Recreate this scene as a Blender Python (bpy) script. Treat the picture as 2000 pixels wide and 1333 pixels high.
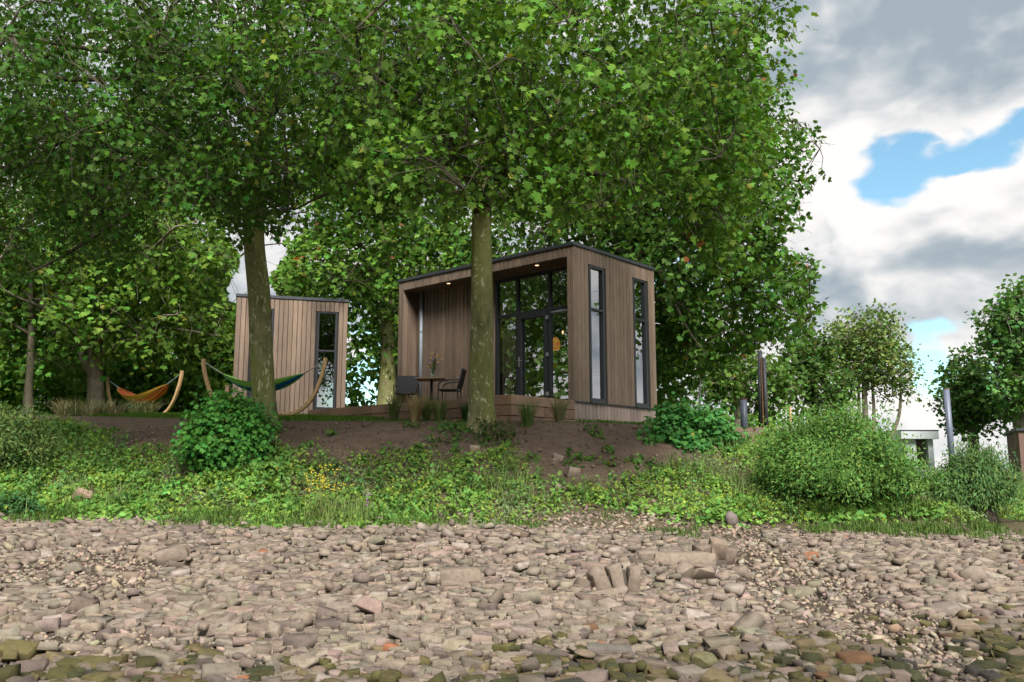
import bpy, bmesh, math, random
import numpy as np
from mathutils import Vector, Matrix

for o in list(bpy.data.objects):
    bpy.data.objects.remove(o)
scn = bpy.context.scene
COL = scn.collection
random.seed(7)
RNG = np.random.default_rng(11)

# ------------------------------------------------------------------ camera
FPX, PITCH = 1676.0, 0.14978
CAM = np.array([0.0, 0.0, 1.6])
cam_d = bpy.data.cameras.new('camera')
cam_d.sensor_width = 36.0
cam_d.lens = FPX / 2000.0 * 36.0
cam_d.clip_start = 0.1
cam_d.clip_end = 5000
cam = bpy.data.objects.new('camera', cam_d)
COL.objects.link(cam)
cam.location = CAM
cam.rotation_euler = (math.pi / 2 + PITCH, 0, 0)
scn.camera = cam

# ------------------------------------------------------------------ world, sun, exposure
SUN_EL, SUN_AZ = math.radians(48), math.radians(168)   # azimuth clockwise from +Y (view direction): behind the camera, to the right
world = bpy.data.worlds.new('World')
scn.world = world
world.use_nodes = True
wn, wl = world.node_tree.nodes, world.node_tree.links
wn.clear()


def wnode(kind, **kw):
    n = wn.new(kind)
    for k, v in kw.items():
        setattr(n, k, v)
    return n


def wmath(op, a, b=None, clamp=False):
    n = wn.new('ShaderNodeMath')
    n.operation = op
    n.use_clamp = clamp
    for i, v in enumerate((a, b)):
        if v is None:
            continue
        if isinstance(v, (int, float)):
            n.inputs[i].default_value = v
        else:
            wl.new(v, n.inputs[i])
    return n.outputs[0]


def wvec(op, a, b):
    n = wn.new('ShaderNodeVectorMath')
    n.operation = op
    for i, v in enumerate((a, b)):
        if isinstance(v, (tuple, list)):
            n.inputs[i].default_value = v
        else:
            wl.new(v, n.inputs[i])
    return n


def wsmooth(x, lo, hi):
    n = wn.new('ShaderNodeMapRange')
    n.interpolation_type = 'SMOOTHSTEP'
    wl.new(x, n.inputs['Value'])
    n.inputs['From Min'].default_value = lo
    n.inputs['From Max'].default_value = hi
    return n.outputs['Result']


sky = wnode('ShaderNodeTexSky', sky_type='NISHITA', sun_disc=False, sun_elevation=SUN_EL, sun_rotation=SUN_AZ)
sky.air_density = 1.0
sky.dust_density = 0.6
sky.ozone_density = 1.6
geo = wnode('ShaderNodeTexCoord')
DIRV = geo.outputs['Generated']
warp = wnode('ShaderNodeTexNoise')
warp.inputs['Scale'].default_value = 3.0
warp.inputs['Detail'].default_value = 3.0
wl.new(DIRV, warp.inputs['Vector'])
wofs = wvec('SCALE', wvec('SUBTRACT', warp.outputs['Color'], (0.5, 0.5, 0.5)).outputs[0], (0, 0, 0))
wofs.inputs['Scale'].default_value = 0.10
WDIR = wvec('ADD', DIRV, wofs.outputs[0]).outputs[0]


def cloud_density(offset):
    """cumulus cover as a function of direction; the two calls differ by a small step towards the sun"""
    p = wvec('ADD', WDIR, offset).outputs[0]
    st = wvec('MULTIPLY', p, (1.0, 1.0, 1.45)).outputs[0]
    st = wvec('ADD', st, (11.155, 3.424, 2.69)).outputs[0]
    a = wn.new('ShaderNodeTexNoise')
    a.inputs['Scale'].default_value = 3.0
    a.inputs['Detail'].default_value = 7.0
    a.inputs['Roughness'].default_value = 0.53
    wl.new(st, a.inputs['Vector'])
    b = wn.new('ShaderNodeTexNoise')
    b.inputs['Scale'].default_value = 9.0
    b.inputs['Detail'].default_value = 3.0
    wl.new(st, b.inputs['Vector'])
    bil = wmath('ABSOLUTE', wmath('SUBTRACT', b.outputs['Fac'], 0.5))
    return wmath('SUBTRACT', a.outputs['Fac'], wmath('MULTIPLY', bil, 0.5))


d0 = cloud_density((0, 0, 0))
d1 = cloud_density((0.012, -0.012, 0.034))
# a lane of clear sky between two banks of cloud (a great circle through the sky), and one low over the horizon
e1 = Vector((0.362, 0.886, 0.290)).normalized()
e2 = Vector((0.501, 0.799, 0.334)).normalized()
gn = e1.cross(e2).normalized()
lane = wmath('ABSOLUTE', wvec('DOT_PRODUCT', WDIR, tuple(gn)).outputs['Value'])
lane = wmath('SUBTRACT', 1.0, wsmooth(lane, 0.0, 0.07))
sep = wnode('ShaderNodeSeparateXYZ')
wl.new(DIRV, sep.inputs[0])
low = wmath('SUBTRACT', 1.0, wsmooth(wmath('ABSOLUTE', wmath('SUBTRACT', sep.outputs['Z'], 0.085)), 0.0, 0.06))
over = wmath('MULTIPLY', wsmooth(sep.outputs['Z'], 0.31, 0.44), 0.09)          # the cover closes towards overhead
dens = wmath('SUBTRACT', wmath('ADD', wmath('ADD', d0, over), 0.125), wmath('ADD', wmath('MULTIPLY', lane, 0.155), wmath('MULTIPLY', low, 0.10)))
mask = wsmooth(dens, 0.415, 0.475)
thick = wsmooth(dens, 0.43, 0.62)
relief = wmath('ADD', 0.62, wmath('MULTIPLY', wmath('SUBTRACT', d0, d1), 5.0))
lit = wmath('SUBTRACT', relief, wmath('ADD', wmath('MULTIPLY', thick, 0.55), wmath('MULTIPLY', wsmooth(sep.outputs['Z'], 0.30, 0.46), 0.30)))
ccol = wnode('ShaderNodeMix', data_type='RGBA')
wl.new(wsmooth(lit, -0.55, 0.66), ccol.inputs['Factor'])
ccol.inputs['A'].default_value = (2.15, 2.6, 2.95, 1)
ccol.inputs['B'].default_value = (5.9, 5.75, 5.6, 1)
skyb = wnode('ShaderNodeMix', data_type='RGBA', blend_type='MULTIPLY')
skyb.inputs['Factor'].default_value = 1.0
wl.new(sky.outputs[0], skyb.inputs['A'])
skyb.inputs['B'].default_value = (1.1, 1.35, 1.2, 1)
smix = wnode('ShaderNodeMix', data_type='RGBA')
wl.new(mask, smix.inputs['Factor'])
wl.new(skyb.outputs['Result'], smix.inputs['A'])
wl.new(ccol.outputs['Result'], smix.inputs['B'])
bg = wnode('ShaderNodeBackground')
bg.inputs['Strength'].default_value = 0.1
wl.new(smix.outputs['Result'], bg.inputs['Color'])
wout = wnode('ShaderNodeOutputWorld')
wl.new(bg.outputs[0], wout.inputs['Surface'])

sun_d = bpy.data.lights.new('sun', 'SUN')
sun_d.energy = 5.0
sun_d.angle = math.radians(22)   # a wide bright patch of thin cloud, not a bare sun
sun_d.color = (1.0, 0.965, 0.91)
sun = bpy.data.objects.new('sun', sun_d)
COL.objects.link(sun)
sdir = Vector((math.sin(SUN_AZ) * math.cos(SUN_EL), math.cos(SUN_AZ) * math.cos(SUN_EL), math.sin(SUN_EL)))
sun.rotation_euler = (-sdir).to_track_quat('-Z', 'Y').to_euler()
sun.location = (10, -10, 30)

scn.view_settings.view_transform = 'Standard'
scn.view_settings.look = 'None'
scn.view_settings.gamma = 1.0
scn.view_settings.use_curve_mapping = False
scn.view_settings.exposure = 0.82
world.cycles.sampling_method = 'MANUAL'
world.cycles.sample_map_resolution = 512
scn.cycles.use_denoising = True
scn.cycles.max_bounces = 6
scn.cycles.diffuse_bounces = 3
scn.cycles.glossy_bounces = 4
scn.cycles.transmission_bounces = 6
scn.cycles.transparent_max_bounces = 12
scn.cycles.caustics_reflective = False
scn.cycles.caustics_refractive = False


# ------------------------------------------------------------------ helpers
def at(px, py, Y):
    """world point seen at a photograph pixel, at distance Y in front of the camera"""
    dx, dz = (px - 1000.0) / FPX, (666.5 - py) / FPX
    c, s = math.cos(PITCH), math.sin(PITCH)
    d = np.array([dx, c - dz * s, s + dz * c])
    return CAM + d * (Y / d[1])


def proj(P):
    q = np.asarray(P, float) - CAM
    c, s = math.cos(PITCH), math.sin(PITCH)
    dep = q[:, 1] * c + q[:, 2] * s
    up = -q[:, 1] * s + q[:, 2] * c
    dep = np.where(dep < 0.1, 0.1, dep)
    return 1000 + FPX * q[:, 0] / dep, 666.5 - FPX * up / dep, dep


def hash2(ix, iy, seed):
    h = (ix.astype(np.int64) * 374761393 + iy.astype(np.int64) * 668265263 + seed * 982451653) & 0xFFFFFFFF
    h = ((h ^ (h >> 13)) * 1274126177) & 0xFFFFFFFF
    return ((h ^ (h >> 16)) & 0xFFFF) / 65535.0


def vnoise(x, y, seed=0):
    x, y = np.asarray(x, float), np.asarray(y, float)
    ix, iy = np.floor(x), np.floor(y)
    fx, fy = x - ix, y - iy
    fx, fy = fx * fx * (3 - 2 * fx), fy * fy * (3 - 2 * fy)
    a, b = hash2(ix, iy, seed), hash2(ix + 1, iy, seed)
    c, d = hash2(ix, iy + 1, seed), hash2(ix + 1, iy + 1, seed)
    return (a * (1 - fx) + b * fx) * (1 - fy) + (c * (1 - fx) + d * fx) * fy


def fbm(x, y, seed=0, octs=4):
    s, amp, tot = 0, 1.0, 0
    for k in range(octs):
        s = s + amp * vnoise(np.asarray(x) * 2 ** k, np.asarray(y) * 2 ** k, seed + k * 17)
        tot += amp
        amp *= 0.5
    return s / tot - 0.5


def sstep(x, a, b):
    t = np.clip((x - a) / (b - a), 0, 1)
    return t * t * (3 - 2 * t)


def tag(o, label=None, cat=None, group=None, kind=None):
    for k, v in (('label', label), ('category', cat), ('group', group), ('kind', kind)):
        if v:
            o[k] = v
    return o


def empty(name, loc=(0, 0, 0), rz=0.0, label=None, cat=None, group=None):
    o = bpy.data.objects.new(name, None)
    o.empty_display_size = 0.2
    o.location = loc
    o.rotation_euler = (0, 0, rz)
    COL.objects.link(o)
    return tag(o, label, cat, group)


def link(name, me, mat=None, parent=None, world_coords=False):
    o = bpy.data.objects.new(name, me)
    COL.objects.link(o)
    if mat is not None and len(me.materials) == 0:
        me.materials.append(mat)
    if parent is not None:
        o.parent = parent
        if world_coords:
            o.matrix_parent_inverse = parent.matrix_basis.inverted()
    return o


def big_mesh(name, V, F, col=None, smooth=False):
    """numpy triangles or quads -> mesh, with an optional colour per vertex in the attribute Col"""
    V, F = np.asarray(V, np.float32), np.asarray(F, np.int32)
    me = bpy.data.meshes.new(name)
    n, k = F.shape
    me.vertices.add(len(V))
    me.vertices.foreach_set('co', V.ravel())
    me.loops.add(n * k)
    me.loops.foreach_set('vertex_index', F.ravel())
    me.polygons.add(n)
    me.polygons.foreach_set('loop_start', np.arange(0, n * k, k, dtype=np.int32))
    try:
        me.polygons.foreach_set('loop_total', np.full(n, k, np.int32))
    except Exception:
        pass
    me.update(calc_edges=True)
    if col is not None:
        a = me.attributes.new('Col', 'FLOAT_COLOR', 'POINT')
        c4 = np.ones((len(V), 4), np.float32)
        c4[:, :3] = col
        a.data.foreach_set('color', c4.ravel())
    if smooth:
        me.polygons.foreach_set('use_smooth', np.ones(n, bool))
    me.validate()
    return me


class MB:
    """collects small solids into one mesh"""

    def __init__(self):
        self.v, self.f = [], []

    def box(self, x0, x1, y0, y1, z0, z1):
        n = len(self.v)
        self.v += [(x0, y0, z0), (x1, y0, z0), (x1, y1, z0), (x0, y1, z0), (x0, y0, z1), (x1, y0, z1), (x1, y1, z1), (x0, y1, z1)]
        self.f += [tuple(n + i for i in q) for q in ((0, 3, 2, 1), (4, 5, 6, 7), (0, 1, 5, 4), (1, 2, 6, 5), (2, 3, 7, 6), (3, 0, 4, 7))]
        return self

    def tube(self, pts, rad, sides=8, cap=True, flat=None):
        V, F = tube(pts, rad, sides, flat)
        n = len(self.v)
        self.v += [tuple(p) for p in V]
        self.f += [tuple(int(n + i) for i in q) for q in F]
        if cap:
            m = len(pts)
            self.f.append(tuple(n + i for i in range(sides))[::-1])
            self.f.append(tuple(n + (m - 1) * sides + i for i in range(sides)))
        return self

    def lathe(self, prof, c=(0, 0, 0), sides=16):
        n = len(self.v)
        for r, z in prof:
            for i in range(sides):
                a = 2 * math.pi * i / sides
                self.v.append((c[0] + r * math.cos(a), c[1] + r * math.sin(a), c[2] + z))
        for j in range(len(prof) - 1):
            for i in range(sides):
                k = (i + 1) % sides
                self.f.append((n + j * sides + i, n + j * sides + k, n + (j + 1) * sides + k, n + (j + 1) * sides + i))
        self.f.append(tuple(n + i for i in range(sides))[::-1])
        self.f.append(tuple(n + (len(prof) - 1) * sides + i for i in range(sides)))
        return self

    def build(self, name, mat, parent=None, bevel=0.0, smooth=False, world_coords=False):
        me = bpy.data.meshes.new(name)
        me.from_pydata([tuple(map(float, p)) for p in self.v], [], self.f)
        if bevel > 0:
            bm = bmesh.new()
            bm.from_mesh(me)
            bmesh.ops.bevel(bm, geom=bm.edges[:], offset=bevel, segments=1, affect='EDGES', clamp_overlap=True)
            bm.to_mesh(me)
            bm.free()
        if smooth:
            for p in me.polygons:
                p.use_smooth = True
        me.update()
        return link(name, me, mat, parent, world_coords)


def tube(pts, rad, sides=8, flat=None):
    """swept tube; flat=(a, b) squeezes the section into an ellipse/rectangle-like shape"""
    P = np.asarray(pts, float)
    m = len(P)
    R = np.broadcast_to(np.asarray(rad, float), (m,))
    T = np.gradient(P, axis=0)
    T /= np.linalg.norm(T, axis=1)[:, None] + 1e-9
    ref = np.array([0, 0, 1.0]) if abs(T[0, 2]) < 0.9 else np.array([1.0, 0, 0])
    V = np.zeros((m, sides, 3))
    ang = np.arange(sides) * 2 * math.pi / sides + (math.pi / 4 if sides == 4 else 0)
    n = np.cross(T[0], ref)
    n /= np.linalg.norm(n)
    for i in range(m):
        n = n - T[i] * (n @ T[i])
        n /= np.linalg.norm(n) + 1e-9
        b = np.cross(T[i], n)
        fa, fb = flat if flat else (1, 1)
        V[i] = P[i] + R[i] * (np.cos(ang)[:, None] * n * fa + np.sin(ang)[:, None] * b * fb)
    F = []
    for i in range(m - 1):
        for k in range(sides):
            k2 = (k + 1) % sides
            F.append((i * sides + k, i * sides + k2, (i + 1) * sides + k2, (i + 1) * sides + k))
    return V.reshape(-1, 3), np.array(F)


def spline(P, n):
    """Catmull-Rom resample of a list of points (any number of columns)"""
    P = np.asarray(P, float)
    Q = np.vstack([2 * P[0] - P[1], P, 2 * P[-1] - P[-2]])
    out = []
    for u in np.linspace(0, len(P) - 1 - 1e-6, n):
        i = int(u)
        t = u - i
        a, b, c, d = Q[i], Q[i + 1], Q[i + 2], Q[i + 3]
        out.append(0.5 * (2 * b + (c - a) * t + (2 * a - 5 * b + 4 * c - d) * t * t + (3 * b - a - 3 * c + d) * t ** 3))
    return np.array(out)


def scatter(templates, tid, M, T, col, vcol=None):
    """copies of small triangle templates joined into arrays: M (N,3,3) columns are the axes, T (N,3), col (N,3)"""
    Vs, Fs, Cs, base = [], [], [], 0
    for k, (tv, tf) in enumerate(templates):
        idx = np.nonzero(tid == k)[0]
        if len(idx) == 0:
            continue
        v = np.einsum('nij,vj->nvi', M[idx], tv) + T[idx][:, None, :]
        nv = len(tv)
        f = tf[None] + (np.arange(len(idx)) * nv)[:, None, None] + base
        Vs.append(v.reshape(-1, 3))
        Fs.append(f.reshape(-1, 3))
        Cs.append(np.repeat(col[idx], nv, axis=0))
        base += nv * len(idx)
    return np.vstack(Vs), np.vstack(Fs), np.vstack(Cs)


def norm(a):
    return a / (np.linalg.norm(a, axis=-1, keepdims=True) + 1e-9)


# ------------------------------------------------------------------ materials
def mat_new(name):
    m = bpy.data.materials.new(name)
    m.use_nodes = True
    nt = m.node_tree
    b = nt.nodes['Principled BSDF']
    return m, nt, b


def nd(nt, kind, **kw):
    n = nt.nodes.new(kind)
    for k, v in kw.items():
        if k in n.inputs.keys() if hasattr(n.inputs, 'keys') else False:
            n.inputs[k].default_value = v
        else:
            setattr(n, k, v)
    return n


def texcoord(nt, which='Object', scale=(1, 1, 1)):
    if which == 'World':
        g = nt.nodes.new('ShaderNodeNewGeometry')
        src = g.outputs['Position']
    else:
        g = nt.nodes.new('ShaderNodeTexCoord')
        src = g.outputs[which]
    mp = nt.nodes.new('ShaderNodeMapping')
    mp.inputs['Scale'].default_value = scale
    nt.links.new(src, mp.inputs['Vector'])
    return mp.outputs[0]


def noise_tex(nt, vec, scale, detail=4, rough=0.55):
    n = nt.nodes.new('ShaderNodeTexNoise')
    n.inputs['Scale'].default_value = scale
    n.inputs['Detail'].default_value = detail
    n.inputs['Roughness'].default_value = rough
    nt.links.new(vec, n.inputs['Vector'])
    return n.outputs['Fac']


def ramp(nt, fac, stops):
    r = nt.nodes.new('ShaderNodeValToRGB')
    e = r.color_ramp.elements
    while len(e) > 1:
        e.remove(e[-1])
    e[0].position, e[0].color = stops[0][0], (*stops[0][1], 1)
    for p, c in stops[1:]:
        k = e.new(p)
        k.color = (*c, 1)
    nt.links.new(fac, r.inputs[0])
    return r.outputs['Color']


def mix(nt, a, b, fac, mode='MIX'):
    n = nt.nodes.new('ShaderNodeMix')
    n.data_type = 'RGBA'
    n.blend_type = mode
    for key, v in (('Factor', fac), ('A', a), ('B', b)):
        if isinstance(v, (int, float)):
            n.inputs[key].default_value = v
        elif isinstance(v, tuple):
            n.inputs[key].default_value = (*v, 1)
        else:
            nt.links.new(v, n.inputs[key])
    return n.outputs['Result']


def bump(nt, b, height, strength=0.3, dist=0.02):
    n = nt.nodes.new('ShaderNodeBump')
    n.inputs['Strength'].default_value = strength
    n.inputs['Distance'].default_value = dist
    nt.links.new(height, n.inputs['Height'])
    nt.links.new(n.outputs[0], b.inputs['Normal'])


def attr_col(nt, source):
    if source == 'object':
        n = nt.nodes.new('ShaderNodeObjectInfo')
        return n.outputs['Color']
    n = nt.nodes.new('ShaderNodeAttribute')
    n.attribute_name = 'Col'
    return n.outputs['Color']


def leaf_material(name, source='attr', trans=0.26, rough=0.6, under=0.2):
    m, nt, b = mat_new(name)
    c = attr_col(nt, source)
    g = nt.nodes.new('ShaderNodeNewGeometry')
    back = mix(nt, c, (0.17, 0.21, 0.075), under)
    cc = mix(nt, c, back, g.outputs['Backfacing'])
    nt.links.new(cc, b.inputs['Base Color'])
    b.inputs['Roughness'].default_value = rough
    b.inputs['Specular IOR Level'].default_value = 0.12
    t = nt.nodes.new('ShaderNodeBsdfTranslucent')
    tc = mix(nt, c, (1.5, 1.45, 0.7), 1.0, 'MULTIPLY')
    nt.links.new(tc, t.inputs['Color'])
    mx = nt.nodes.new('ShaderNodeMixShader')
    mx.inputs[0].default_value = trans
    nt.links.new(b.outputs[0], mx.inputs[1])
    nt.links.new(t.outputs[0], mx.inputs[2])
    nt.links.new(mx.outputs[0], nt.nodes['Material Output'].inputs['Surface'])
    return m


def plain(name, col, rough=0.5, metal=0.0, spec=0.5, var=0.0, scale=30, bmp=0.0, which='Object'):
    m, nt, b = mat_new(name)
    b.inputs['Roughness'].default_value = rough
    b.inputs['Metallic'].default_value = metal
    b.inputs['Specular IOR Level'].default_value = spec
    if var > 0:
        f = noise_tex(nt, texcoord(nt, which), scale, 5)
        c = ramp(nt, f, [(0.25, tuple(x * (1 - var) for x in col)), (0.75, tuple(min(1, x * (1 + var)) for x in col))])
        nt.links.new(c, b.inputs['Base Color'])
        if bmp:
            bump(nt, b, f, bmp, 0.01)
    else:
        b.inputs['Base Color'].default_value = (*col, 1)
    return m


def wood(name, c1, c2, grain=(60, 60, 3), randamt=0.25, rough=0.7, knots=True):
    m, nt, b = mat_new(name)
    oi = nt.nodes.new('ShaderNodeObjectInfo')
    g = nt.nodes.new('ShaderNodeNewGeometry')
    mp = nt.nodes.new('ShaderNodeMapping')
    mp.inputs['Scale'].default_value = grain
    nt.links.new(g.outputs['Position'], mp.inputs['Vector'])
    ofs = nt.nodes.new('ShaderNodeVectorMath')
    ofs.operation = 'SCALE'
    comb = nt.nodes.new('ShaderNodeCombineXYZ')
    for k in range(3):
        nt.links.new(oi.outputs['Random'], comb.inputs[k])
    nt.links.new(comb.outputs[0], ofs.inputs[0])
    ofs.inputs['Scale'].default_value = 57.0
    add = nt.nodes.new('ShaderNodeVectorMath')
    nt.links.new(mp.outputs[0], add.inputs[0])
    nt.links.new(ofs.outputs[0], add.inputs[1])
    f = noise_tex(nt, add.outputs[0], 1.0, 5, 0.6)
    c = ramp(nt, f, [(0.3, c1), (0.7, c2)])
    # weathering in broad soft patches
    wv = noise_tex(nt, texcoord(nt, 'World', (1, 1, 0.6)), 1.3, 4)
    c = mix(nt, c, ramp(nt, wv, [(0.35, (0.86, 0.84, 0.84)), (0.7, (1.08, 1.05, 1.0))]), 1.0, 'MULTIPLY')
    hv = nt.nodes.new('ShaderNodeHueSaturation')
    mr = nt.nodes.new('ShaderNodeMapRange')
    mr.inputs['To Min'].default_value = 1 - randamt
    mr.inputs['To Max'].default_value = 1 + randamt
    nt.links.new(oi.outputs['Random'], mr.inputs['Value'])
    nt.links.new(mr.outputs[0], hv.inputs['Value'])
    nt.links.new(c, hv.inputs['Color'])
    nt.links.new(hv.outputs[0], b.inputs['Base Color'])
    b.inputs['Roughness'].default_value = rough
    b.inputs['Specular IOR Level'].default_value = 0.3
    bump(nt, b, f, 0.25, 0.004)
    return m


def stone_material(name, source):
    m, nt, b = mat_new(name)
    c = attr_col(nt, source)
    w = texcoord(nt, 'World')
    f1 = noise_tex(nt, w, 16, 6, 0.65)
    f2 = noise_tex(nt, w, 110, 4, 0.7)
    c = mix(nt, c, ramp(nt, f1, [(0.3, (0.70, 0.68, 0.66)), (0.55, (1, 1, 1)), (0.75, (1.14, 1.12, 1.1))]), 1.0, 'MULTIPLY')
    c = mix(nt, c, ramp(nt, f2, [(0.3, (0.66, 0.64, 0.62)), (0.5, (1, 1, 1)), (0.8, (1.18, 1.18, 1.2))]), 0.8, 'MULTIPLY')
    nt.links.new(c, b.inputs['Base Color'])
    b.inputs['Roughness'].default_value = 0.85
    b.inputs['Specular IOR Level'].default_value = 0.25
    add = nt.nodes.new('ShaderNodeMath')
    add.operation = 'ADD'
    nt.links.new(f1, add.inputs[0])
    nt.links.new(f2, add.inputs[1])
    bump(nt, b, add.outputs[0], 0.5, 0.012)
    return m


def bark_material(name, dark, mid, moss, flake, flake_amt=0.62, mossamt=0.5):
    m, nt, b = mat_new(name)
    w = texcoord(nt, 'World', (1, 1, 0.55))
    f = noise_tex(nt, w, 7.0, 6, 0.6)
    c = ramp(nt, f, [(0.32, dark), (0.62, mid)])
    fm = noise_tex(nt, texcoord(nt, 'World', (1, 1, 0.35)), 2.2, 4)
    c = mix(nt, c, moss, ramp(nt, fm, [(0.42, (0, 0, 0)), (0.62, (mossamt,) * 3)]))
    vo = nt.nodes.new('ShaderNodeTexNoise')
    vo.inputs['Scale'].default_value = 9.0
    vo.inputs['Detail'].default_value = 2.0
    vo.inputs['Distortion'].default_value = 1.2
    nt.links.new(texcoord(nt, 'World', (1.3, 1.3, 0.62)), vo.inputs['Vector'])
    fl = ramp(nt, vo.outputs['Fac'], [(flake_amt, (0, 0, 0)), (flake_amt + 0.015, (1, 1, 1))])
    c = mix(nt, c, flake, fl)
    nt.links.new(c, b.inputs['Base Color'])
    b.inputs['Roughness'].default_value = 0.85
    b.inputs['Specular IOR Level'].default_value = 0.2
    f3 = noise_tex(nt, texcoord(nt, 'World', (1, 1, 0.5)), 26, 5, 0.65)
    bump(nt, b, f3, 0.55, 0.02)
    return m


def glass_material(name, tint=(0.86, 0.9, 0.9), refl=0.3):
    m = bpy.data.materials.new(name)
    m.use_nodes = True
    nt = m.node_tree
    nt.nodes.clear()
    out = nt.nodes.new('ShaderNodeOutputMaterial')
    tr = nt.nodes.new('ShaderNodeBsdfTransparent')
    tr.inputs['Color'].default_value = (*tint, 1)
    gl = nt.nodes.new('ShaderNodeBsdfGlossy')
    gl.inputs['Roughness'].default_value = 0.004
    gl.inputs['Color'].default_value = (0.95, 0.96, 1.0, 1)
    fr = nt.nodes.new('ShaderNodeFresnel')
    fr.inputs['IOR'].default_value = 1.6
    ad = nt.nodes.new('ShaderNodeMath')
    ad.operation = 'ADD'
    ad.use_clamp = True
    ad.inputs[1].default_value = refl
    nt.links.new(fr.outputs[0], ad.inputs[0])
    gm = nt.nodes.new('ShaderNodeNewGeometry')          # the pane's rear face passes light on; its front face carries the whole reflection
    inv = nt.nodes.new('ShaderNodeMath')
    inv.operation = 'SUBTRACT'
    inv.inputs[0].default_value = 1.0
    nt.links.new(gm.outputs['Backfacing'], inv.inputs[1])
    mu = nt.nodes.new('ShaderNodeMath')
    mu.operation = 'MULTIPLY'
    nt.links.new(ad.outputs[0], mu.inputs[0])
    nt.links.new(inv.outputs[0], mu.inputs[1])
    mx = nt.nodes.new('ShaderNodeMixShader')
    nt.links.new(mu.outputs[0], mx.inputs[0])
    nt.links.new(tr.outputs[0], mx.inputs[1])
    nt.links.new(gl.outputs[0], mx.inputs[2])
    nt.links.new(mx.outputs[0], out.inputs['Surface'])
    return m


def emitter(name, col, strength):
    m, nt, b = mat_new(name)
    b.inputs['Base Color'].default_value = (*col, 1)
    b.inputs['Emission Color'].default_value = (*col, 1)
    b.inputs['Emission Strength'].default_value = strength
    return m


M = {}
M['leaf'] = leaf_material('plane_leaf')
M['leaf_obj'] = leaf_material('plane_leaf_single', 'object')
M['cover'] = leaf_material('ground_cover_leaf', trans=0.22, rough=0.55, under=0.2)
M['blade'] = leaf_material('grass_blade', trans=0.2, rough=0.6, under=0.0)
M['bark'] = bark_material('plane_bark', (0.125, 0.12, 0.055), (0.255, 0.24, 0.115), (0.215, 0.235, 0.055), (0.46, 0.44, 0.27), 0.625, 0.75)
M['bark_grey'] = bark_material('grey_bark', (0.11, 0.09, 0.07), (0.25, 0.21, 0.165), (0.17, 0.17, 0.09), (0.25, 0.22, 0.17), 0.72, 0.25)
M['branch'] = bark_material('branch_bark', (0.035, 0.029, 0.02), (0.085, 0.07, 0.048), (0.05, 0.055, 0.02), (0.17, 0.15, 0.10), 0.72, 0.3)
M['siding'] = wood('siding_wood', (0.135, 0.097, 0.071), (0.250, 0.186, 0.140), (70, 70, 2.5), 0.2)
M['skirt'] = wood('skirting_wood', (0.22, 0.165, 0.145), (0.34, 0.265, 0.235), (70, 70, 2.5), 0.14)
M['sleeper'] = wood('sleeper_wood', (0.21, 0.128, 0.085), (0.35, 0.225, 0.155), (5, 5, 60), 0.25)
M['sleeper_end'] = wood('sleeper_end_wood', (0.24, 0.15, 0.09), (0.36, 0.24, 0.15), (30, 30, 30), 0.15)
M['hwood'] = wood('larch_wood', (0.42, 0.26, 0.125), (0.62, 0.42, 0.22), (14, 14, 14), 0.06, 0.5)
M['tablewood'] = wood('table_wood', (0.22, 0.14, 0.09), (0.36, 0.25, 0.17), (8, 60, 60), 0.05, 0.5)
M['deckwood'] = wood('deck_wood', (0.14, 0.09, 0.06), (0.22, 0.15, 0.10), (3, 60, 60), 0.15)
M['frame'] = plain('anthracite_frame', (0.018, 0.020, 0.024), 0.4, spec=0.5, var=0.15, scale=8)
M['roof'] = plain('roof_cap', (0.05, 0.055, 0.062), 0.45, 0.3, var=0.15, scale=6)
M['gap'] = plain('dark_backing', (0.012, 0.010, 0.009), 0.9)
M['inner'] = plain('inside_wall', (0.16, 0.14, 0.12), 0.9)
M['innerfloor'] = plain('inside_floor', (0.12, 0.08, 0.05), 0.6)
M['pipe'] = plain('grey_pipe', (0.26, 0.29, 0.33), 0.4, var=0.08, scale=10)
M['steel'] = plain('brushed_steel', (0.36, 0.36, 0.37), 0.4, 0.8)
M['black'] = plain('black_metal', (0.012, 0.012, 0.014), 0.45)
M['mesh'] = plain('black_textile', (0.012, 0.012, 0.015), 0.8, var=0.2, scale=200)
M['glass'] = glass_material('window_glass', refl=0.34)
M['vase'] = glass_material('vase_glass', (0.85, 0.95, 0.95), 0.06)
M['curtain'] = plain('curtain_cloth', (0.22, 0.16, 0.11), 0.9, var=0.1)
M['rope'] = plain('white_rope', (0.50, 0.48, 0.46), 0.9)
M['rope_blue'] = plain('pale_blue_rope', (0.30, 0.40, 0.48), 0.9)
M['pole_grey'] = plain('painted_pile', (0.10, 0.115, 0.16), 0.45, 0.0, var=0.12, scale=5)
M['pole_dark'] = plain('dark_pile', (0.035, 0.036, 0.042), 0.6, var=0.3, scale=5)
M['render'] = plain('white_render', (0.62, 0.66, 0.68), 0.8, var=0.05, scale=3)
M['brick'] = plain('brown_cladding', (0.16, 0.095, 0.075), 0.85, var=0.15, scale=4)
M['stone'] = stone_material('riverbed_stone', 'attr')
M['stone_obj'] = stone_material('riverbed_stone_single', 'object')
M['lamp'] = emitter('pendant_glow', (1.0, 0.33, 0.07), 0.26)
M['bulb'] = emitter('bulb_glow', (1.0, 0.62, 0.30), 1.6)
M['spot'] = emitter('downlight_glow', (1.0, 0.62, 0.38), 1.1)

# ------------------------------------------------------------------ terrain heights
ZB = 3.083                       # deck and floor level
TH = 0.7257                      # turn of the big cabin
CX, CY = 1.347, 18.36            # its near corner


def toe(x):
    x = np.asarray(x, float)
    return 12.55 + 0.5 * fbm(x * 0.45, x * 0 + 3.3, 5, 3) + 0.25 * np.exp(-((x + 8) / 4) ** 2) - 0.02 * x


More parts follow.
